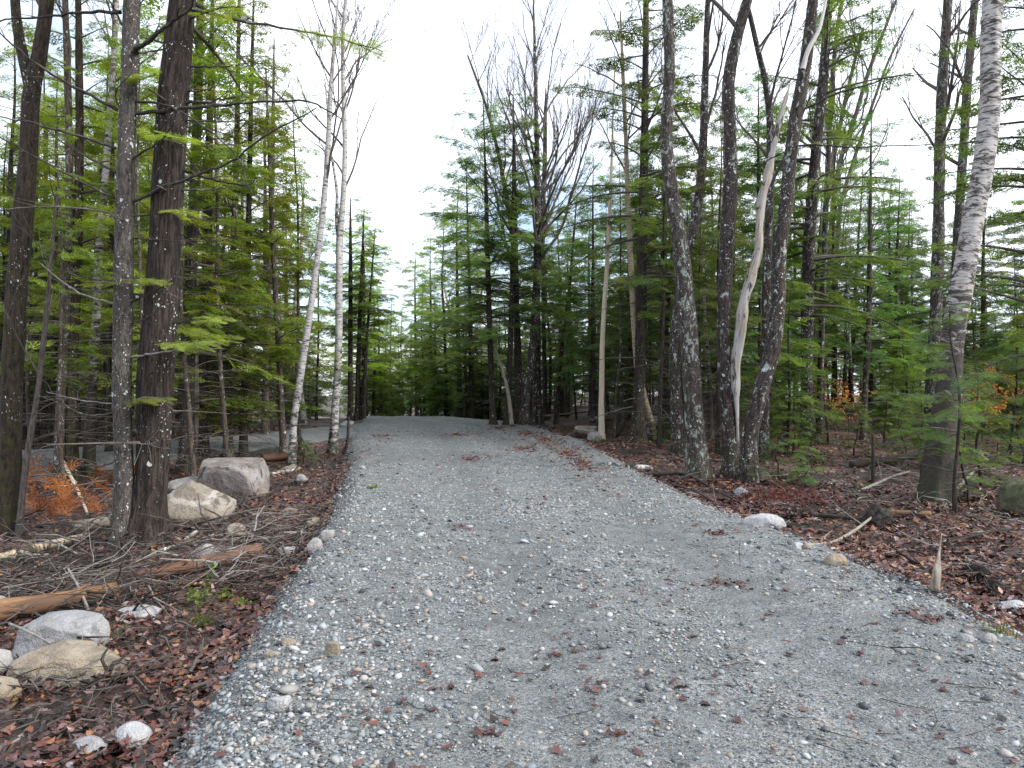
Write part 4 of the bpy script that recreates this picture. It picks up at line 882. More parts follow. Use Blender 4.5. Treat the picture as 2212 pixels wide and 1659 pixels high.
scatter(30, (-48, -9), (36, 64), ['far0', 'far1', 'far2'], 'hemlock far back in the left wood', 'tree', 'hemlock_tree', 'far hemlocks of the left wood', 2.2, (.6, .85), (1.3, 1.3, .85), left_ok)
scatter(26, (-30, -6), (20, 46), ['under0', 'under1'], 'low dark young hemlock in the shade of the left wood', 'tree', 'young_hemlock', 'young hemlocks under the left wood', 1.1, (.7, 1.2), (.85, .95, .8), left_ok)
right_near = lambda x, y: px_of(x, y) > 1010 and not (px_of(x, y) > 1690 and y < 30)
scatter(36, (1.5, 26), (21, 42), HEM, 'dark hemlock in the right wood behind the drive edge', 'tree', 'hemlock_tree', 'hemlocks in the right wood', 1.8, (.72, 1.0), RIGHTC, right_near, mm=1.6)
scatter(52, (2, 24), (17, 40), ['pole0', 'pole1'], 'thin dark conifer pole in the right wood', 'tree', 'conifer_pole', 'thin poles in the right wood', .9, (.75, 1.2), RIGHTC, right_near, mm=1.6)
scatter(14, (3, 24), (22, 44), ['bare0', 'bare1', 'bare2'], 'leafless broadleaf stem among the hemlocks of the right wood', 'tree', 'broadleaf_tree', 'leafless trees in the right wood', 1.3, (.8, 1.05), (1, 1, 1), right_near, mm=1.6)
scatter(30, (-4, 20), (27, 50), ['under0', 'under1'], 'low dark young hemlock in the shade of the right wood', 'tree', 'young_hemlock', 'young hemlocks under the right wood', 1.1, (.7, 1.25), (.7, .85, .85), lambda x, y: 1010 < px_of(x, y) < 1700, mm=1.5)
scatter(28, (-6, 40), (44, 64), ['far0', 'far1', 'far2'], 'hemlock far back in the right wood', 'tree', 'hemlock_tree', 'far hemlocks of the right wood', 2.2, (.7, 1.0), RIGHTC, lambda x, y: px_of(x, y) > 1020 and not (46 < y < 53.5 and x > 8), mm=2)
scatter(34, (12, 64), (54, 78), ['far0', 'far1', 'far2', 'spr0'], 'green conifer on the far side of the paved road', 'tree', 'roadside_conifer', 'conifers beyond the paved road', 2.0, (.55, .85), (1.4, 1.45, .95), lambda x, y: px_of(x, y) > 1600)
scatter(14, (6, 20), (13, 30), ['sap0', 'sap1', 'sap2'], 'hemlock sapling of the right clearing', 'sapling', 'conifer_sapling', 'saplings of the right clearing', .8, (.7, 1.25), (1.2, 1.3, .95), lambda x, y: px_of(x, y) > 1680 and not 1765 < px_of(x, y) < 1870)
# right clearing: young growth between the maples and the big birch
scatter(10, (6, 22), (17, 36), ['under0', 'under1'], 'bushy young hemlock in the clearing left of the big birch', 'tree', 'young_hemlock', 'young hemlocks in the right clearing', 1.5, (.65, 1.0), (1.25, 1.35, .9), lambda x, y: px_of(x, y) > 1690 and not 1755 < px_of(x, y) < 1885)
for i, (px, py, k, sc, lab) in enumerate(((1712, 985, 'sap0', 1.0, 'feathery green hemlock sapling beside the bending maple trunk'), (1790, 960, 'sap0', 1.1, 'hemlock sapling in front of the thick dark hemlock trunk'), (1845, 985, 'sap1', 1.0, 'small hemlock sapling in the middle of the right clearing'), (1910, 965, 'sap0', .9, 'hemlock sapling near the slender spruce pole'), (1955, 990, 'sap1', 1.0, 'small hemlock sapling left of the big birch foot'), (1685, 1035, 'sap2', 1.0, 'tiny hemlock seedling right of the maple cluster'), (1740, 1050, 'sap2', .9, 'tiny hemlock seedling between maples and the thin black stub'), (2120, 1050, 'sap0', 1.1, 'spruce-like sapling right of the big birch foot'), (2180, 1000, 'sap0', 1.3, 'dark sapling at the right edge of the wood'), (1930, 930, 'under1', .6, 'bushy hemlock sapling back in the right clearing'), (2150, 930, 'under0', .8, 'tall young hemlock at the right edge behind the birch'), (2200, 940, 'under0', 1.0, 'tallest young hemlock at the right edge'), (655, 1000, 'sap2', .8, 'tiny hemlock seedling at the foot of the leaning birch'), (1432, 955, 'sap2', .9, 'green seedling at the roots of the yellowish birch'), (2090, 1085, 'sap1', 1.0, 'thin sapling close behind the big birch base'))):
    b = pick(px, py); put_tree('conifer_sapling', PR[k], b, lab, 'sapling', None, i * 1.3, sc, (1.0, 1.12, .9))
# spruce bough hanging in front of the birch
b = pick(2062, 1110); o = put_tree('young_spruce', conifer_parts(371, 2.7, .02, .9, 'high', 22, .85, .3, 5, 'twig_dark', leafmat='spruce', sides=6, dead_from=.2, step=.13), b, 'young spruce with light green drooping tips in front of the big birch', 'tree', None, .4, 1.0, (1.25, 1.2, .9))
# skyline trees at the far bend
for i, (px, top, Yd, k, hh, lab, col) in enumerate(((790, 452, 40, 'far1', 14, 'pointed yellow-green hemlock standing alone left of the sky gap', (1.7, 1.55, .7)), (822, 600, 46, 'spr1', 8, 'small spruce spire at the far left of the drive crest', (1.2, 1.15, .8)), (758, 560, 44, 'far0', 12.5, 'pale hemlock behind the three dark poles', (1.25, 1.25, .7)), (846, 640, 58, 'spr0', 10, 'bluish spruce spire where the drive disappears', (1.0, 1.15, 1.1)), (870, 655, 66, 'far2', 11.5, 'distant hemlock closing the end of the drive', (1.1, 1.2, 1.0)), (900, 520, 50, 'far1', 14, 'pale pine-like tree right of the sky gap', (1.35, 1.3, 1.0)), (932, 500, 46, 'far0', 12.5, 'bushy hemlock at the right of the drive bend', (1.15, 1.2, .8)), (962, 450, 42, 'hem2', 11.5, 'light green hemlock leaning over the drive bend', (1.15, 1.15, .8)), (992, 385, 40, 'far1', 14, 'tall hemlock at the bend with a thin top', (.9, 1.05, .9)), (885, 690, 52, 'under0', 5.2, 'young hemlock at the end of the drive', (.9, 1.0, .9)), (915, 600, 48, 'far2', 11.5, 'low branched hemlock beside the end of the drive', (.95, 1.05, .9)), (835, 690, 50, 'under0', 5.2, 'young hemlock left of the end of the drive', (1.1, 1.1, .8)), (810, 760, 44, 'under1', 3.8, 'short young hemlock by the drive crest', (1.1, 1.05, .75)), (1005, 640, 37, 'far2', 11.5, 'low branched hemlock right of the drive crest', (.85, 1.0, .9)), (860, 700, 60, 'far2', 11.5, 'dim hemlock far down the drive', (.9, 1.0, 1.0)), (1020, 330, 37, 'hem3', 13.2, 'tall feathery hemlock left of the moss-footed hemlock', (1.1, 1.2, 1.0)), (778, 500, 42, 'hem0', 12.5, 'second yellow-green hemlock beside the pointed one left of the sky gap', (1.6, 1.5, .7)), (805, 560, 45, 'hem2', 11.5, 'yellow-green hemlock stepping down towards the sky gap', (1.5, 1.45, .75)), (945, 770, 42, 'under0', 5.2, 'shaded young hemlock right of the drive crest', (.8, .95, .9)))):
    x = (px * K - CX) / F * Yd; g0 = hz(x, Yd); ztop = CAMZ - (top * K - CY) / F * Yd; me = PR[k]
    put_tree('spruce_tree' if k.startswith('spr') else 'hemlock_tree', me, (x, Yd, g0 - .05), lab, 'tree', None, i * 2.1, (ztop - g0) / hh, [c * 1.75 + .15 for c in col])  # far foliage colour lightened and greyed in place of haze and flare
scatter(26, (-14, 3), (38, 62), ['far0', 'far2', 'under0', 'hem3'], 'soft green hemlock right of the drive bend', 'tree', 'hemlock_tree', 'hemlocks around the drive bend', 1.5, (.5, .72), (1.25, 1.3, 1.0), lambda x, y: 905 < px_of(x, y) < 1075, mm=1.5)
scatter(16, (-26, -6), (40, 66), ['far0', 'far2', 'under0', 'hem3'], 'soft green hemlock left of the drive crest', 'tree', 'hemlock_tree', 'hemlocks left of the drive crest', 1.5, (.45, .65), (1.4, 1.35, .9), lambda x, y: 690 < px_of(x, y) < 835, mm=1.5)
# far wood closing the view
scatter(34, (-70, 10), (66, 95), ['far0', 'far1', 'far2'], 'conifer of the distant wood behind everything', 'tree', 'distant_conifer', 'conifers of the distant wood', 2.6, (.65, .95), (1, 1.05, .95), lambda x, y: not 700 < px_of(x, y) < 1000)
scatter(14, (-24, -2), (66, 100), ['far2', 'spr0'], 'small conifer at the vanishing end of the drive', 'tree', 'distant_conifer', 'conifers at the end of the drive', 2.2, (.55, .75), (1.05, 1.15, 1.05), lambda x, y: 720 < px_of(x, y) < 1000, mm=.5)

# orange beech saplings
def leafy_sapling(seed, H, n, spread, mat, lsize):
    r = np.random.default_rng(seed); mw, mf = MB(), MB()
    tube(mw, [(0, 0, -.05), (.02, 0, H * .5), (.0, .03, H)], [.012, .008, .003], 5)
    P_ = []
    for i in range(14):
        z = H * r.uniform(.3, 1); az = r.uniform(0, 6.28); L = spread * r.uniform(.4, 1); e = np.array([math.cos(az) * L, math.sin(az) * L, z + .15 * L]); tube(mw, [(0, 0, z), e * np.array([.5, .5, 1]), e], [.005, .004, .002], 3)
        for j in range(n // 14): P_.append(e * np.array([1, 1, 0]) * r.uniform(.35, 1.05) + np.array([0, 0, e[2] + r.normal(0, .07)]) + r.normal(0, .05, 3))
    P_ = np.array(P_); scatter_leaves(mf, P_[:, 0], P_[:, 1], P_[:, 2], r.uniform(.7, 1.2, len(P_)) * lsize, r.uniform(0, 1, len(P_)), .8)
    return mw.mesh('stem', M['twig_dark']), mf.mesh('leaves', M[mat], smooth=False)
for i, (px, py, H, sp_, lab) in enumerate(((1795, 930, 1.6, .9, 'orange-leaved beech sapling in front of the paved road'), (1832, 940, 1.5, .9, 'second orange beech sapling near the slender spruce pole'), (2120, 965, 2.2, .7, 'orange beech sapling right of the big birch'), (2155, 975, 1.9, .9, 'rust-orange beech sapling at the right edge'), (1785, 880, 2.6, .6, 'thin beech sapling with few orange leaves by the dark trunk'))):
    put_tree('beech_sapling', leafy_sapling(400 + i, H, 260, sp_, 'orange_leaf', .09), pick(px, py), lab, 'sapling', None, part_names=('stem', 'leaves'))

# dead orange hemlock boughs at left
def dead_bough(seed, px, py, n, lab, rz):
    r = np.random.default_rng(seed); b = pick(px, py); o = root('dead_bough', b, lab, 'bough', None, rz)
    mw, mf = MB(), MB()
    for i in range(n):
        az = r.uniform(-.9, .9) + (math.pi if r.uniform() < .4 else 0); bough(mw, mf, np.array([r.normal(0, .35), r.normal(0, .3), r.uniform(.25, .75)]), az, r.uniform(.5, 1.1), .010, r, 'mid', a=r.uniform(-.1, .3), b=r.uniform(.2, .6), spray=.42, dens=.5, step=.22, hang=.9)
    mw.build('branches', M['twig'], o, kind='stuff'); mf.build('foliage', M['rust_needle'], o, smooth=False, kind='stuff')
dead_bough(1, 88, 1120, 9, 'rust-orange dead hemlock boughs left of the brush pile', .2)
dead_bough(2, 190, 1100, 7, 'rust-orange dead bough behind the brush beside the lichen-spotted hemlock', 1.1)
dead_bough(3, 60, 1060, 6, 'rust-orange dead bough next to the mossy left-edge trunk', 2.0)
dead_bough(4, 150, 1055, 6, 'rust-orange dead bough at the feet of the three pale trunks', 2.6)
dead_bough(5, 386, 1035, 1, 'single small orange tuft behind the low grey boulder', .5)

# ------------------------------------------------------------------ boulders and stones
def ico_sphere(sub):
    v = [tuple(a) for a in ICO]; f = [tuple(a) for a in ICOF]
    for _ in range(sub):
        c = {}; nf = []
        def mid(a, b):
            k = (min(a, b), max(a, b))
            if k not in c: m = np.array(v[a]) + np.array(v[b]); v.append(tuple(m / np.linalg.norm(m))); c[k] = len(v) - 1
            return c[k]
        for a, b, d in f:
            x_, y_, z_ = mid(a, b), mid(b, d), mid(d, a); nf += [(a, x_, z_), (b, y_, x_), (d, z_, y_), (x_, y_, z_)]
        f = nf
    return np.array(v), np.array(f)
SPH = {2: ico_sphere(2), 3: ico_sphere(3), 4: ico_sphere(4)}
def rock_mesh(seed, dims, mat, style='round', sub=3, planes=None, noise_=.10, nplanes=9):
    r = np.random.default_rng(seed); v, f = SPH[sub]; p = v.copy()
    if style == 'block': p = np.sign(p) * np.abs(p) ** .42
    if planes is None:
        planes = []
        for i in range(nplanes):
            n = norm(r.normal(0, 1, 3) * np.array([1, 1, .8])); planes.append((n, r.uniform(.62, .88)))
    for n, c in planes:
        n = norm(np.array(n, float)); d = np.clip(p @ n - c, 0, None); p = p - d[:, None] * n * .95
    p = p + norm(v) * (noise_ * fbm(v[:, 0] * 1.7 + seed, v[:, 1] * 1.7, v[:, 2] * 1.7, seed=seed, o=4) + noise_ * .25 * fbm(v[:, 0] * 7, v[:, 1] * 7 + seed, v[:, 2] * 7, seed=seed + 5, o=2))[:, None]
    lo, hi = p.min(0), p.max(0); p = (p - (lo + hi) / 2) / (hi - lo) * np.array(dims)
    mb = MB(); mb.add(p, None, f); return mb.mesh('rock', M[mat])
ROCKS = []
def rock(name, label, box, mat, style='round', seed=0, depth=.8, sub=3, sink=.28, planes=None, hfac=1.0, noise_=.10, rz=0.0, cat='rock', nplanes=9, group=None, tilt=0.0):
    x0, y0, x1, y1 = box; b = pick((x0 + x1) / 2, y1); sc = K / F * b[1]
    W = (x1 - x0) * sc; D = W * depth; vis = (y1 - y0) * sc
    sl = (CAMZ - b[2]) / b[1]
    Ht = max(vis - D * .55 * sl, .28 * W) * hfac
    cen = np.array([b[0] * (1 + D / 2 / b[1]), b[1] + D * .45, 0]); cen[2] = hz(cen[0], b[1] + D * .2)
    full = Ht / (1 - sink)
    o = link(name, rock_mesh(seed, (W * 1.03, D, full), mat, style, sub, planes, noise_, nplanes))
    o.location = (cen[0], cen[1], cen[2] + Ht - full / 2); o.rotation_euler = (0, tilt, rz)
    placed.append((cen[0], cen[1])); ROCKS.append((cen[0], cen[1], max(W, D) / 2))
    return tag(o, label, cat, group)
rock('boulder', 'large flat-topped grey block boulder in front of the side track', (424, 984, 577, 1082), 'rock_block', 'block', 7, .75, 4, .15,
     planes=[((0, -.12, 1), .80), ((.0, -1, -.28), .80), ((1, -.1, .25), .86), ((-1, -.25, .1), .86), ((-.55, -.8, .05), .98), ((.7, -.5, .45), 1.12), ((-.4, -.3, .9), 1.02), ((.75, -.7, -.1), 1.10)], noise_=.09)
rock('boulder', 'low rounded dark grey boulder between the block boulder and the pyramid boulder', (360, 1031, 482, 1082), 'rock_grey', 'round', 12, .6, 4, .25, noise_=.16, nplanes=7)
rock('boulder', 'tan pyramid-shaped boulder with a pale streak beside the dark trunk', (334, 1046, 508, 1148), 'rock_tan', 'round', 5, .62, 4, .12,
     planes=[((-.55, -.25, .72), .42), ((.52, -.1, .85), .40), ((.05, -.80, .60), .46), ((-.9, .2, .4), .66), ((.2, .9, .5), .5), ((.85, -.45, .45), .62)], noise_=.06, hfac=1.12)
rock('boulder', 'large pale grey slab boulder at the left edge behind the tan slab', (36, 1330, 238, 1432), 'rock_pale', 'round', 21, .55, 4, .25, noise_=.10, hfac=1.1, planes=[((0, -.1, 1), .52), ((-.6, -.2, .8), .60), ((.9, -.2, .35), .80), ((-.9, -.4, .2), .78), ((.3, -1, -.1), .62), ((-.4, -.9, .35), .66), ((.5, -.5, .75), .70)])
rock('boulder', 'large tan slab boulder at lower left in front of the pale grey slab', (30, 1382, 272, 1484), 'rock_sand', 'round', 22, .45, 4, .25, noise_=.11, hfac=1.05, rz=.12, planes=[((.35, -.15, 1), .50), ((-.55, -.2, .9), .52), ((-1, -.3, .3), .84), ((.1, -1, .15), .55), ((.5, -.85, .4), .62), ((-.6, -.8, .1), .72), ((.7, .1, .7), .66)])
rock('rock', 'small white angular rock against the right end of the tan slab', (203, 1418, 281, 1454), 'rock_white', 'round', 23, .6, 3, .2, nplanes=10)
rock('boulder', 'dark grey boulder cut by the left edge below the peeled log', (-55, 1394, 26, 1480), 'rock_grey', 'round', 24, .7, 3)
rock('rock', 'pale rock at the left edge above the peeled log', (-40, 1284, 24, 1330), 'rock_pale', 'round', 25, .7, 3)
rock('rock', 'tan rock in the lower left corner under the tan slab', (-60, 1456, 48, 1530), 'rock_sand', 'round', 26, .6, 3)
rock('rock', 'flat white rock lying among leaves right of the peeled log', (254, 1303, 345, 1350), 'rock_white', 'round', 27, .8, 3, .45, hfac=.8, rz=.5)
rock('rock', 'largest round whitish cobble at the bottom left on the leaves', (257, 1576, 328, 1634), 'rock_white', 'round', 28, .8, 3, .12, nplanes=3, hfac=1.5)
rock('rock', 'speckled grey cobble left of the largest whitish cobble', (158, 1604, 232, 1652), 'rock_pale', 'round', 29, .8, 3, .12, nplanes=4, hfac=1.5)
rock('rock', 'small tan cobble touching the largest whitish cobble', (254, 1594, 276, 1618), 'rock_sand', 'round', 30, .9, 2, .25, nplanes=4)
rock('rock', 'small grey cobble right of the largest whitish cobble', (356, 1578, 382, 1604), 'rock_grey', 'round', 31, .9, 2, .3, nplanes=4)
rock('rock', 'small flat grey cobble above the largest whitish cobble', (266, 1568, 292, 1584), 'rock_pale', 'round', 32, .8, 2, .3, nplanes=4)
rock('rock', 'pale cobble at the bottom edge left of centre', (138, 1645, 162, 1672), 'rock_pale', 'round', 33, .9, 2, .25, nplanes=4)
rock('rock', 'round tan rock among twigs below the pyramid boulder', (488, 1128, 532, 1168), 'rock_sand', 'round', 34, .9, 3, .2, nplanes=6)
rock('rock', 'mossy pinkish rock among twigs in front of the pyramid boulder', (408, 1174, 475, 1218), 'rock_grey', 'round', 35, .8, 3, .25, nplanes=8)
rock('rock', 'greenish grey rounded rock on the left bank of the drive', (662, 1158, 700, 1196), 'rock_grey', 'round', 36, .8, 3, .2, nplanes=5)
rock('rock', 'squarish grey rock above the rounded rock on the left bank', (694, 1142, 722, 1170), 'rock_grey', 'block', 37, .8, 2, .25, nplanes=6)
rock('rock', 'long white rock at the toe of the left bank', (598, 1180, 655, 1204), 'rock_white', 'round', 38, .6, 3, .2, nplanes=8)
rock('rock', 'orange-tan rock in front of the long white rock on the left bank', (610, 1188, 640, 1214), 'rock_sand', 'round', 39, .8, 2, .2, nplanes=6)
rock('rock', 'pale tan rock half buried in leaves on the left bank', (648, 1116, 712, 1138), 'rock_sand', 'round', 40, .7, 3, .35, nplanes=7)
rock('rock', 'tan rock in leaves below the long rock right of the pyramid boulder', (606, 1096, 652, 1116), 'rock_tan', 'round', 401, .7, 3, .35, nplanes=7)
rock('rock', 'tan flat rock in brush right of the block boulder', (608, 1004, 654, 1022), 'rock_sand', 'round', 41, .7, 3, .25, nplanes=7)
rock('rock', 'thin tan slab rock under the right corner of the block boulder', (545, 1054, 582, 1076), 'rock_sand', 'round', 42, .5, 2, .2, nplanes=7)
rock('rock', 'grey boulder on the left bank beside the bent black stick', (640, 1024, 664, 1048), 'rock_pale', 'round', 43, .8, 2, .3)
rock('rock', 'flat pale rock at the foot of the upright birch on the drive edge', (735, 908, 765, 922), 'rock_white', 'round', 44, .7, 2, .2)
rock('rock', 'speckled pinkish white stone on the gravel at lower left', (577, 1502, 626, 1546), 'rock_white', 'block', 45, .7, 3, .2, nplanes=8)
rock('rock', 'upright brown stone on the gravel left of centre', (703, 1384, 734, 1422), 'rock_sand', 'block', 46, .7, 2, .2, nplanes=6)
rock('rock', 'flat brown stone on the gravel bank at left', (568, 1402, 604, 1424), 'rock_tan', 'round', 47, .7, 2, .25, nplanes=6)
rock('rock', 'tan flat stone on the bank above the flat brown stone', (608, 1376, 640, 1398), 'rock_sand', 'round', 48, .7, 2, .3, nplanes=6)
rock('rock', 'tan block rock beside the cream pole on the right roadside', (1240, 920, 1292, 946), 'rock_tan', 'block', 49, .7, 3, .15, nplanes=6)
rock('rock', 'grey rock at the foot of the cream pole', (1268, 932, 1304, 952), 'rock_grey', 'round', 50, .7, 3, .2)
rock('rock', 'long pale rock half buried at the right edge of the gravel', (1600, 1108, 1694, 1140), 'rock_white', 'round', 51, .5, 3, .35, nplanes=6, noise_=.14)
rock('rock', 'small bright white stone on the right gravel edge', (1711, 1170, 1737, 1190), 'rock_white', 'round', 52, .8, 2, .25, nplanes=6)
rock('rock', 'yellow-tan round stone on the right gravel edge', (1779, 1194, 1826, 1226), 'rock_sand', 'round', 53, .8, 3, .25, nplanes=5)
rock('rock', 'white quartz rock in black soil at the right edge', (2148, 1296, 2222, 1334), 'rock_white', 'round', 54, .7, 3, .25, nplanes=12, noise_=.2)
rock('rock', 'small round whitish stone in front of the bending maple', (1584, 1052, 1616, 1076), 'rock_pale', 'round', 55, .8, 2, .3)
rock('rock', 'smooth grey-green stone at the lower right gravel edge', (2118, 1366, 2152, 1392), 'rock_grey', 'round', 56, .7, 2, .3, nplanes=3)
rock('rock', 'flat blue-grey stone on the gravel near the right edge', (2066, 1366, 2104, 1390), 'rock_pale', 'round', 57, .8, 2, .55, nplanes=4)
rock('boulder', 'dark mossy boulder at the right edge beyond the big birch', (2160, 1030, 2262, 1120), 'rock_moss', 'round', 58, .8, 4, .2)
rock('rock', 'mossy stone with pale face behind the bending maple base', (1632, 1018, 1664, 1044), 'rock_moss', 'round', 59, .8, 3, .25)
for i, (bx, lab) in enumerate((((2085, 1216, 2140, 1262), 'black soil clod with roots above the white quartz rock'), ((1858, 1086, 1932, 1150), 'black uprooted soil mound at the right of the drive'), ((2120, 1250, 2200, 1300), 'black soil bank behind the white quartz rock'), ((1700, 1100, 1750, 1122), 'black soil patch beside the long pale rock'), ((490, 1068, 540, 1104), 'dark root clump under the front of the block boulder'))):
    o = rock('soil_mound', lab, bx, 'soil', 'round', 70 + i, .8, 4, .3, noise_=.45, cat='soil mound')
    mb = MB(); d = o.dimensions; r = np.random.default_rng(i)
    for k in range(26):
        a = r.uniform(0, 6.28); q = np.array([math.cos(a) * d.x * .45, math.sin(a) * d.y * .45, d.z * r.uniform(0, .35)]); e = q + r.normal(0, .13, 3); tube(mb, [q * .7, (q + e) / 2 + r.normal(0, .03, 3), e], [.006, .004, .0015], 3)
    mb.build('roots', M['twig'], o, kind='stuff')
for i, (px, py, w, lab) in enumerate(((1640, 1034, .22, 'bright moss cushion beside the bending maple base'), (1760, 1000, .2, 'moss cushion in front of the thick dark hemlock'), (1870, 1055, .3, 'flat moss patch in the middle of the right clearing'), (1222, 930, .25, 'moss cushion left of the tan block rock'), (1842, 966, .25, 'moss cushion near the slender spruce pole'))):
    b = pick(px, py); mb = MB(); r = np.random.default_rng(i); n = 700
    a, q = r.uniform(0, 6.28, n), np.sqrt(r.uniform(0, 1, n)); x, y = q * np.cos(a) * w, q * np.sin(a) * w * .7; z = .07 * (1 - q ** 2)
    d = norm(np.stack([r.normal(0, .5, n), r.normal(0, .5, n), np.ones(n)], -1)); s_ = norm(np.cross(d, r.normal(0, 1, (n, 3)))); p = np.stack([x, y, z], -1)
    v = np.stack([p - s_ * .008, p + s_ * .008, p + d * .028], 1); mb.add(v.reshape(-1, 3), None, np.arange(n * 3).reshape(-1, 3), tint=np.repeat(r.uniform(0, 1, n), 3))
    mb2 = MB(); V, Fc = SPH[2]; mb2.add(V * np.array([w * .95, w * .66, .075]), None, Fc, tint=.2)
    o = root('moss_cushion', b, lab, 'moss'); mb2.build('mound', M['moss'], o); mb.build('moss_tips', M['moss'], o, smooth=False, kind='stuff')

bx, by = [], []
for (x0, y0, rr) in ROCKS:
    if y0 < 14 and rr > .05:
        n = int(60 + 130 * rr); a = rng.uniform(0, 6.28, n); q = rr * rng.uniform(.92, 1.35, n); bx.append(x0 + np.cos(a) * q); by.append(y0 + np.sin(a) * q * .75)
for o in [o for o in C.objects if o.parent is None and o.type == 'EMPTY' and o.location.y < 16]:
    a = rng.uniform(0, 6.28, 60); q = .14 + np.abs(rng.normal(0, .16, 60)); bx.append(o.location.x + np.cos(a) * q); by.append(o.location.y + np.sin(a) * q)
x, y = np.concatenate(bx), np.concatenate(by); k = d_main(x, y) > .3; x, y = x[k], y[k]; mb = MB()
scatter_leaves(mb, x, y, height(x, y) + rng.uniform(.02, .09, len(x)), rng.uniform(.04, .075, len(x)), np.clip(rng.beta(1.2, 1.7, len(x)), 0, 1), .4)
mb.build('banked_leaves', M['leaf'], forest_floor, kind='stuff')
# ------------------------------------------------------------------ logs and sticks
def log(name, label, pts, w0, w1, mat, cat='log', lift=.6, sides=10, rough=.12, seed=0, raise_=None, stubs=0, group=None):
    P3 = [pick(px, py) for px, py in pts]
    if raise_:
        for p, h in zip(P3, raise_): p[2] += h
    Y0 = P3[0][1]; r0, r1 = w0 * K / F * P3[0][1] / 2, w1 * K / F * P3[-1][1] / 2
    b = P3[0].copy(); n = 24; sp = smooth_path([p - b for p in P3], n); rad = np.linspace(r0, r1, n); sp[:, 2] += rad * lift
    o = root(name, b, label, cat, group); mb = MB(); tube(mb, sp, rad, sides, cap=True, rough=rough, seed=seed + 3); r = np.random.default_rng(seed)
    mb.build('stem', M[mat], o)
    for k in range(stubs):
        i = int(r.integers(4, n - 2)); d = norm(norm(sp[i] - sp[i - 1]) * .6 + r.normal(0, .7, 3) + np.array([0, 0, .35])); L = r.uniform(.08, .4)
        m2 = MB(); tube(m2, [sp[i], sp[i] + d * L * .5 + r.normal(0, .015, 3), sp[i] + d * L], [rad[i] * .4, rad[i] * .3, rad[i] * .1], 5); m2.build('side_twig', M[mat], o)
    return o
log('log', 'peeled orange-brown log entering from the left edge', [(-60, 1362), (100, 1330), (248, 1290)], 52, 30, 'orange_log', sides=14, seed=1, stubs=2, lift=1.3)
log('log', 'reddish barked log lying across the brush below the pyramid boulder', [(290, 1262), (430, 1238), (560, 1214)], 22, 34, 'red_log', sides=12, seed=2, stubs=3, lift=1.4)
log('log', 'thin dark log in front of the reddish log', [(285, 1258), (360, 1262), (440, 1266), (530, 1272)], 11, 8, 'red_log', sides=8, seed=3, stubs=4)
log('birch_log', 'pinkish white birch log at left behind the twig tangle', [(-30, 1236), (60, 1206), (130, 1186), (190, 1170)], 24, 15, 'birch_yellow', sides=10, seed=4, lift=1.6)
log('log', 'grey weathered log end left of the lichen-spotted hemlock', [(157, 1160), (195, 1150), (236, 1140)], 30, 24, 'grey_log', sides=10, seed=5, lift=1.2)
log('birch_stick', 'white birch stick in front of the lichen-spotted hemlock foot', [(322, 1206), (350, 1196), (388, 1188)], 9, 8, 'birch_white', 'stick', seed=6, raise_=(.03, .03, .05))
log('stick', 'upright grey stick leaning over the peeled log', [(193, 1330), (170, 1305), (147, 1290)], 7, 4, 'twig_grey', 'stick', seed=7, raise_=(.02, .15, .28), stubs=3)
log('stick', 'dark wet branch lying down the leaf slope', [(337, 1418), (352, 1350), (377, 1280)], 10, 5, 'twig_dark', 'stick', seed=8, stubs=5, raise_=(.02, .06, .12))
log('birch_stick', 'short birch stick right of the tan slab', [(267, 1393), (280, 1412), (298, 1432)], 9, 11, 'birch', 'stick', seed=9, raise_=(.03, .02, .01))
log('stick', 'pale stick standing in front of the tan slab', [(203, 1490), (188, 1465), (176, 1450)], 9, 6, 'twig_grey', 'stick', seed=10, raise_=(.0, .08, .16), stubs=5)
log('log', 'brown log piece in the bottom left corner', [(-30, 1640), (20, 1612), (58, 1588)], 16, 12, 'grey_log', seed=11)
log('log', 'cut brown log behind the right end of the block boulder', [(566, 998), (595, 996), (640, 992)], 17, 15, 'red_log', sides=10, seed=12, raise_=(.04, .04, .04))
log('stick', 'long thin twig lying under the bottom left cobbles', [(50, 1642), (100, 1644), (150, 1640)], 4, 3, 'twig_grey', 'stick', seed=13)
log('birch_stick', 'short white birch piece in brush under the tan round rock', [(395, 1178), (410, 1168), (425, 1160)], 9, 8, 'birch_white', 'stick', seed=14, raise_=(.02, .04, .06))
log('stick', 'pale splintered stick below the pyramid boulder', [(345, 1158), (370, 1166), (398, 1176)], 6, 4, 'cream_wood', 'stick', seed=15, raise_=(.06, .05, .02))
log('log', 'short orange rotten log below the pyramid boulder', [(375, 1178), (405, 1176), (435, 1172)], 16, 14, 'orange_log', seed=16)
log('birch_stick', 'white birch stick right of the block boulder', [(578, 1032), (610, 1026), (640, 1022)], 8, 6, 'birch_white', 'stick', seed=17, raise_=(.05, .05, .05))
log('stick', 'crossing grey branch right of the tan round rock', [(520, 1170), (570, 1185), (610, 1210)], 5, 3, 'twig_grey', 'stick', seed=18, stubs=7, raise_=(.05, .12, .05))
log('stick', 'thin dark branch spanning the brush between the rocks', [(420, 1150), (480, 1150), (560, 1130), (600, 1120)], 5, 3, 'twig', 'stick', seed=19, stubs=7, raise_=(.1, .2, .2, .1))
log('stick', 'bent black stick standing at the left edge of the drive', [(742, 982), (750, 978), (752, 976), (753, 975)], 8, 5, 'twig_dark', 'stick', seed=20, raise_=(0, .22, .5, .85))
log('birch_stick', 'broken white birch piece in leaves on the right bank', [(1355, 1012), (1375, 1013), (1408, 1014)], 11, 12, 'birch', 'stick', seed=21, stubs=1)
log('birch_stick', 'small white birch chunk left of the broken birch piece', [(1312, 1006), (1325, 1006), (1338, 1007)], 9, 8, 'birch_white', 'stick', seed=22)
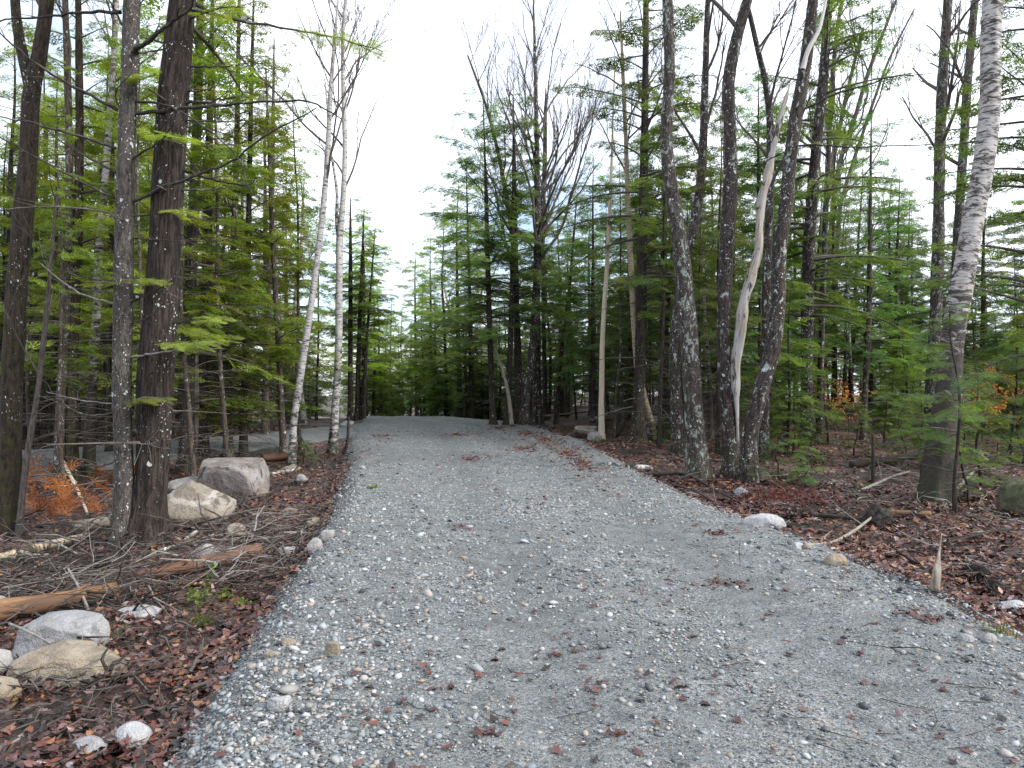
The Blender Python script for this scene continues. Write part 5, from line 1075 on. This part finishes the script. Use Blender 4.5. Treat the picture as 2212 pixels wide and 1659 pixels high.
log('fallen_branch', 'forked grey dead branch on leaves in front of the lichen maple', [(1412, 1034), (1480, 1040), (1540, 1065), (1600, 1092)], 8, 4, 'branch_lichen', 'branch', seed=23, stubs=9, raise_=(.05, .12, .06, .03))
log('fallen_branch', 'second thin dead branch below the forked one at right', [(1440, 1050), (1500, 1070), (1560, 1100)], 5, 3, 'branch_lichen', 'branch', seed=24, stubs=8, raise_=(.04, .06, .02))
log('fallen_branch', 'dark wet branch running into the black soil mound at right', [(1700, 1120), (1780, 1125), (1860, 1140), (1960, 1165)], 10, 7, 'twig_dark', 'branch', seed=25, stubs=7, raise_=(.02, .05, .08, .03))
log('fallen_branch', 'grey split branch behind the yellow-tan stone', [(1740, 1190), (1800, 1180), (1850, 1160), (1890, 1140)], 14, 5, 'grey_log', 'branch', seed=26, stubs=4, raise_=(.02, .03, .08, .15))
log('log', 'short bark log with cut tan face right of the soil mound', [(1905, 1112), (1950, 1116), (2010, 1118)], 16, 18, 'orange_log', seed=27)
log('log', 'mossy fallen log in the middle distance left of the big birch', [(1840, 1012), (1910, 1006), (1995, 994)], 14, 18, 'moss_bark', seed=28, raise_=(.03, .06, .08))
log('fallen_branch', 'bleached forked branch lying left of the big birch foot', [(1860, 1064), (1890, 1056), (1930, 1040), (1965, 1034)], 7, 4, 'twig_grey', 'branch', seed=29, stubs=5, raise_=(.02, .06, .08, .12))
log('stick', 'dark straight stick lying on the gravel at lower right', [(1888, 1398), (1920, 1404), (1946, 1416)], 7, 8, 'twig_dark', 'stick', seed=30, stubs=1)
log('stick', 'pointed weathered stake leaning at the right gravel edge', [(2018, 1284), (2024, 1280), (2028, 1279), (2034, 1276)], 22, 2, 'grey_log', 'stake', seed=31, raise_=(0, .16, .3, .47), sides=7)
log('stick', 'thin black standing stub in the right clearing', [(1885, 1044), (1886, 1044), (1886, 1044)], 8, 6, 'twig_dark', 'stub', seed=32, raise_=(0, .4, .85))
log('stick', 'leaning broken pole against the moss-footed hemlocks', [(1106, 922), (1100, 921), (1090, 920), (1068, 918)], 10, 5, 'grey_log', 'stick', seed=33, raise_=(0, .9, 1.8, 3.0))
log('log', 'pale fallen pole lying behind the drive edge at mid right', [(1170, 910), (1210, 908), (1268, 904)], 5, 4, 'grey_log', seed=34, raise_=(.2, .25, .3))
log('stick', 'upturned dark root beside the cream pole', [(1330, 944), (1345, 938), (1348, 936), (1346, 935)], 14, 6, 'twig_dark', 'root', seed=35, raise_=(0, .3, .8, 1.3), stubs=2)
log('birch_log', 'white birch root spur at the foot of the yellowish birch', [(1398, 952), (1404, 946), (1416, 940)], 16, 14, 'birch', 'root', seed=36, raise_=(0, .15, .5))
log('stick', 'short stick on the leaves left of the pointed stake', [(1960, 1268), (1990, 1276), (2020, 1282)], 5, 4, 'twig', 'stick', seed=37)
log('stick', 'pale stick leaning beside the big birch foot', [(2058, 1070), (2085, 1060), (2110, 1050)], 8, 6, 'grey_log', 'stick', seed=38, raise_=(.02, .15, .3))
log('stick', 'long dark twig on the right gravel below the tan stone', [(1540, 1204), (1600, 1222), (1670, 1226)], 4, 2, 'twig_dark', 'stick', seed=39, stubs=2)

for i, (pl, w0, w1, m, rs, lab) in enumerate((([(250, 1215), (262, 1240), (275, 1262)], 8, 5, 'twig_dark', (.35, .15, .02), 'dark stick leaning against the foot of the lichen-spotted hemlock'), ([(60, 1180), (110, 1195), (165, 1215)], 6, 4, 'twig_grey', (.05, .14, .1), 'grey stick crossing above the pinkish birch log'), ([(135, 1040), (165, 1080), (190, 1118)], 7, 6, 'cream_wood', (.42, .2, .03), 'pale slanting stick through the orange dead boughs'),
        ([(420, 1090), (470, 1118), (520, 1128)], 6, 3, 'twig', (.1, .22, .12), 'thin stick lying over the right toe of the pyramid boulder'), ([(560, 1090), (600, 1078), (650, 1040)], 5, 3, 'twig_dark', (.05, .2, .35), 'dark twig rising right of the block boulder'), ([(300, 1290), (340, 1300), (390, 1292)], 7, 5, 'red_log', (.02, .05, .05), 'short reddish stick just below the reddish log'),
        ([(20, 1420), (60, 1440), (110, 1452)], 6, 4, 'twig_grey', (.25, .25, .2), 'thin grey twig lying on the tan slab'), ([(240, 1480), (300, 1470), (360, 1450)], 8, 5, 'twig_dark', (.03, .05, .04), 'black stick in the leaves below the tan slab'), ([(440, 1200), (500, 1205), (560, 1190)], 7, 4, 'twig_grey', (.05, .1, .08), 'bleached stick behind the reddish log'),
        ([(2040, 1180), (2100, 1170), (2170, 1150)], 7, 4, 'twig_dark', (.02, .05, .04), 'black stick in leaves below the big birch'), ([(1760, 1150), (1800, 1165), (1850, 1180)], 6, 4, 'twig', (.02, .06, .03), 'brown stick between the pale rock and the soil mound'))):
    log('stick', lab, pl, w0, w1, m, 'stick', seed=60 + i, stubs=4, raise_=rs)
# twig tangle that nobody could count
def twig_litter(name, regions, seed):
    r = np.random.default_rng(seed); mb = MB()
    for (px0, py0, px1, py1, n, hmax, L) in regions:
        px, py = r.uniform(px0, px1, n), r.uniform(py0, py1, n)
        y = 1.95 * F / (py * K - CY); x = (px * K - CX) / F * y
        k = (d_main(x, y) > .45) & (d_side(x, y) > .6); x, y = x[k], y[k]; n = len(x)
        a = r.uniform(0, 6.28, n); l = L * r.uniform(.3, 1.2, n); d = np.stack([np.cos(a), np.sin(a), r.normal(.05, .25, n)], -1) * l[:, None]
        q = np.stack([x, y, height(x, y) + .02 + np.abs(r.normal(0, hmax, n))], -1); m = q + d * .5 + r.normal(0, .06, (n, 3)) * l[:, None]; e = q + d + r.normal(0, .08, (n, 3)) * l[:, None]
        for w in (m, e): w[:, 2] = np.maximum(w[:, 2], height(w[:, 0], w[:, 1]) + .01)
        for i in range(n):
            rad = r.uniform(.0025, .008) if r.uniform() < .82 else .014
            tube(mb, [q[i], q[i] * .5 + m[i] * .5 + r.normal(0, .015, 3), m[i], e[i]], [rad, rad * .9, rad * .7, rad * .3], 3)
            if r.uniform() < .6:
                g = m[i] + norm(d[i] + r.normal(0, .35, 3) * l[i]) * l[i] * .35; tube(mb, [m[i], (m[i] + g) / 2 + r.normal(0, .01, 3), g], [rad * .5, rad * .4, rad * .2], 3)
    return mb
twig_litter('x', [(0, 1040, 330, 1300, 330, .12, .7), (330, 1110, 700, 1270, 330, .10, .6), (560, 1000, 720, 1140, 130, .08, .6), (0, 1300, 420, 1560, 130, .06, .4)], 1).build('twig_tangle', M['twig'], forest_floor, kind='stuff')
twig_litter('x', [(0, 1080, 330, 1300, 110, .16, .7), (380, 1110, 680, 1260, 120, .12, .6), (1400, 1000, 2212, 1180, 170, .05, .6), (1700, 1100, 2212, 1320, 120, .04, .4)], 2).build('pale_twigs', M['twig_grey'], forest_floor, kind='stuff')
twig_litter('x', [(1400, 1000, 2212, 1320, 260, .03, .5), (0, 1080, 330, 1320, 260, .10, .6), (360, 1120, 680, 1280, 200, .08, .5), (0, 1300, 330, 1500, 120, .05, .4), (1150, 920, 1500, 1010, 120, .06, .6)], 3).build('dark_twigs', M['twig_dark'], forest_floor, kind='stuff')
# short dark twigs and needles lying on the gravel
r = np.random.default_rng(8); mb = MB(); x, y = road_points(80, 3, 13)
for i in range(len(x)):
    a = r.normal(0, .5); l = r.uniform(.05, .25); p = np.array([x[i], y[i], hz(x[i], y[i]) + .02]); d = np.array([math.cos(a), math.sin(a), 0]) * l
    tube(mb, [p, p + d * .5 + r.normal(0, .015, 3) * np.array([1, 1, .2]), p + d], [.0022, .002, .0012], 4)
mb.build('gravel_twigs', M['twig_dark'], gravel_drive, kind='stuff')

# ------------------------------------------------------------------ small plants
def herb(seed, px, py, n, H, lab, spread=.16):
    r = np.random.default_rng(seed); b = pick(px, py); o = root('herb_plant', b, lab, 'plant'); ms, ml = MB(), MB(); P_ = []
    for i in range(n):
        a = r.uniform(0, 6.28); e = np.array([math.cos(a) * spread * r.uniform(.2, 1), math.sin(a) * spread * r.uniform(.2, 1), H * r.uniform(.5, 1)]); tube(ms, [(0, 0, 0), e * np.array([.4, .4, .6]), e], [.003, .002, .001], 3)
        for k in range(7): P_.append(e * r.uniform(.55, 1.05) + r.normal(0, .02, 3))
    P_ = np.array(P_); scatter_leaves(ml, P_[:, 0], P_[:, 1], np.maximum(P_[:, 2], .02), r.uniform(.03, .055, len(P_)), r.uniform(0, 1, len(P_)), .6)
    ms.build('stem', M['grass'], o); ml.build('leaves', M['herb'], o, smooth=False, kind='stuff')
herb(1, 440, 1312, 9, .20, 'bright green herb on the leaf slope below the reddish log')
herb(2, 475, 1300, 6, .14, 'small green herb right of the bright herb')
herb(3, 518, 1318, 4, .10, 'tiny green seedling nearest the gravel bank', .08)
herb(4, 452, 1262, 4, .2, 'thin green shoot standing in front of the reddish log', .07)
herb(5, 803, 1056, 6, .06, 'flat green weed growing in the gravel at left', .12)
def tuft(seed, px, py, n, H, lab, mat='grass', cat='grass tuft', name='grass_tuft', w=.10):
    r = np.random.default_rng(seed); b = pick(px, py); o = root(name, b, lab, cat); mb = MB()
    for i in range(n):
        a = r.uniform(0, 6.28); p = np.array([r.normal(0, w * .5), r.normal(0, w * .5), 0]); e = p + np.array([math.cos(a), math.sin(a), 0]) * H * r.uniform(.2, .9) + np.array([0, 0, H * r.uniform(.3, 1)]); m = (p + e) / 2 + np.array([0, 0, H * .18])
        s_ = np.array([-math.sin(a), math.cos(a), 0]) * .004; mb.add([p - s_, p + s_, m + s_ * .8, m - s_ * .8, e], [(0, 1, 2, 3)], [(3, 2, 4)], tint=r.uniform(0, 1))
    mb.build('blades', M[mat], o, smooth=False, kind='stuff')
tuft(1, 430, 1356, 70, .16, 'yellow-green grass tuft on the leaf slope')
tuft(2, 245, 1378, 26, .12, 'small grass tuft right of the pale grey slab')
tuft(3, 1700, 1085, 260, .28, 'reddish dry stems in front of the right clearing', 'red_twig', 'dry stems', 'dry_stems', .7)
tuft(4, 1290, 955, 60, .25, 'green fern tuft at the foot of the cream pole', 'grass', 'fern', 'fern_tuft', .3)
tuft(5, 2160, 1370, 40, .08, 'low green grass at the lower right leaf edge')

# ------------------------------------------------------------------ each scattered tree is named by the landmark it shows beside and its order in depth
MARKS = [(40, 'the mossy left-edge trunk'), (155, 'the three pale trunks'), (268, 'the lichen-spotted hemlock'), (335, 'the thickest dark trunk'), (500, 'the block boulder'), (600, 'the leaning dark hemlock'), (660, 'the leaning birch'), (733, 'the forked birch'), (850, 'the end of the drive'),
         (1057, 'the moss-footed hemlock'), (1155, 'the large bare maple'), (1302, 'the cream pole'), (1385, 'the yellowish birch'), (1485, 'the thick lichen maple'), (1600, 'the split snag'), (1745, 'the thick dark hemlock'), (1872, 'the slender spruce pole'), (2045, 'the big birch')]
ORD = ['nearest', 'second nearest', 'third nearest', 'fourth nearest', 'fifth nearest', 'sixth nearest', 'seventh nearest', 'eighth nearest', 'ninth nearest', 'tenth nearest', 'eleventh nearest', 'twelfth nearest', 'thirteenth nearest', 'fourteenth nearest', 'fifteenth nearest', 'sixteenth nearest', 'seventeenth nearest', 'eighteenth nearest', 'nineteenth nearest', 'farthest']
SHORT = {'hemlocks in the left wood': 'yellow-green hemlock', 'thin poles in the left wood': 'thin conifer pole', 'leafless trees in the left wood': 'leafless tree', 'far hemlocks of the left wood': 'far hemlock', 'young hemlocks under the left wood': 'low young hemlock',
         'hemlocks in the right wood': 'dark hemlock', 'thin poles in the right wood': 'thin dark conifer pole', 'leafless trees in the right wood': 'leafless tree', 'young hemlocks under the right wood': 'low shaded young hemlock', 'far hemlocks of the right wood': 'far hemlock', 'conifers beyond the paved road': 'conifer beyond the paved road', 'young hemlocks in the right clearing': 'bushy young hemlock', 'saplings of the right clearing': 'hemlock sapling', 'hemlocks around the drive bend': 'soft green hemlock', 'hemlocks left of the drive crest': 'soft green hemlock', 'conifers of the distant wood': 'distant conifer', 'conifers at the end of the drive': 'small conifer closing the drive'}
cells = {}
for o, lab, grp in SCAT:
    p = px_of(o.location.x, o.location.y); m = min(MARKS, key=lambda q: abs(q[0] - p)); cells.setdefault((grp, m[1], 'left' if p < m[0] else 'right'), []).append(o)
for (grp, mark, side), L in cells.items():
    L.sort(key=lambda o: o.location.y)
    for i, o in enumerate(L):
        o['label'] = ('%s seen just %s of %s' % (SHORT[grp], side, mark)) if len(L) == 1 else '%s of %ss just %s of %s' % (ORD[min(i, len(ORD) - 1)], SHORT[grp], side, mark)
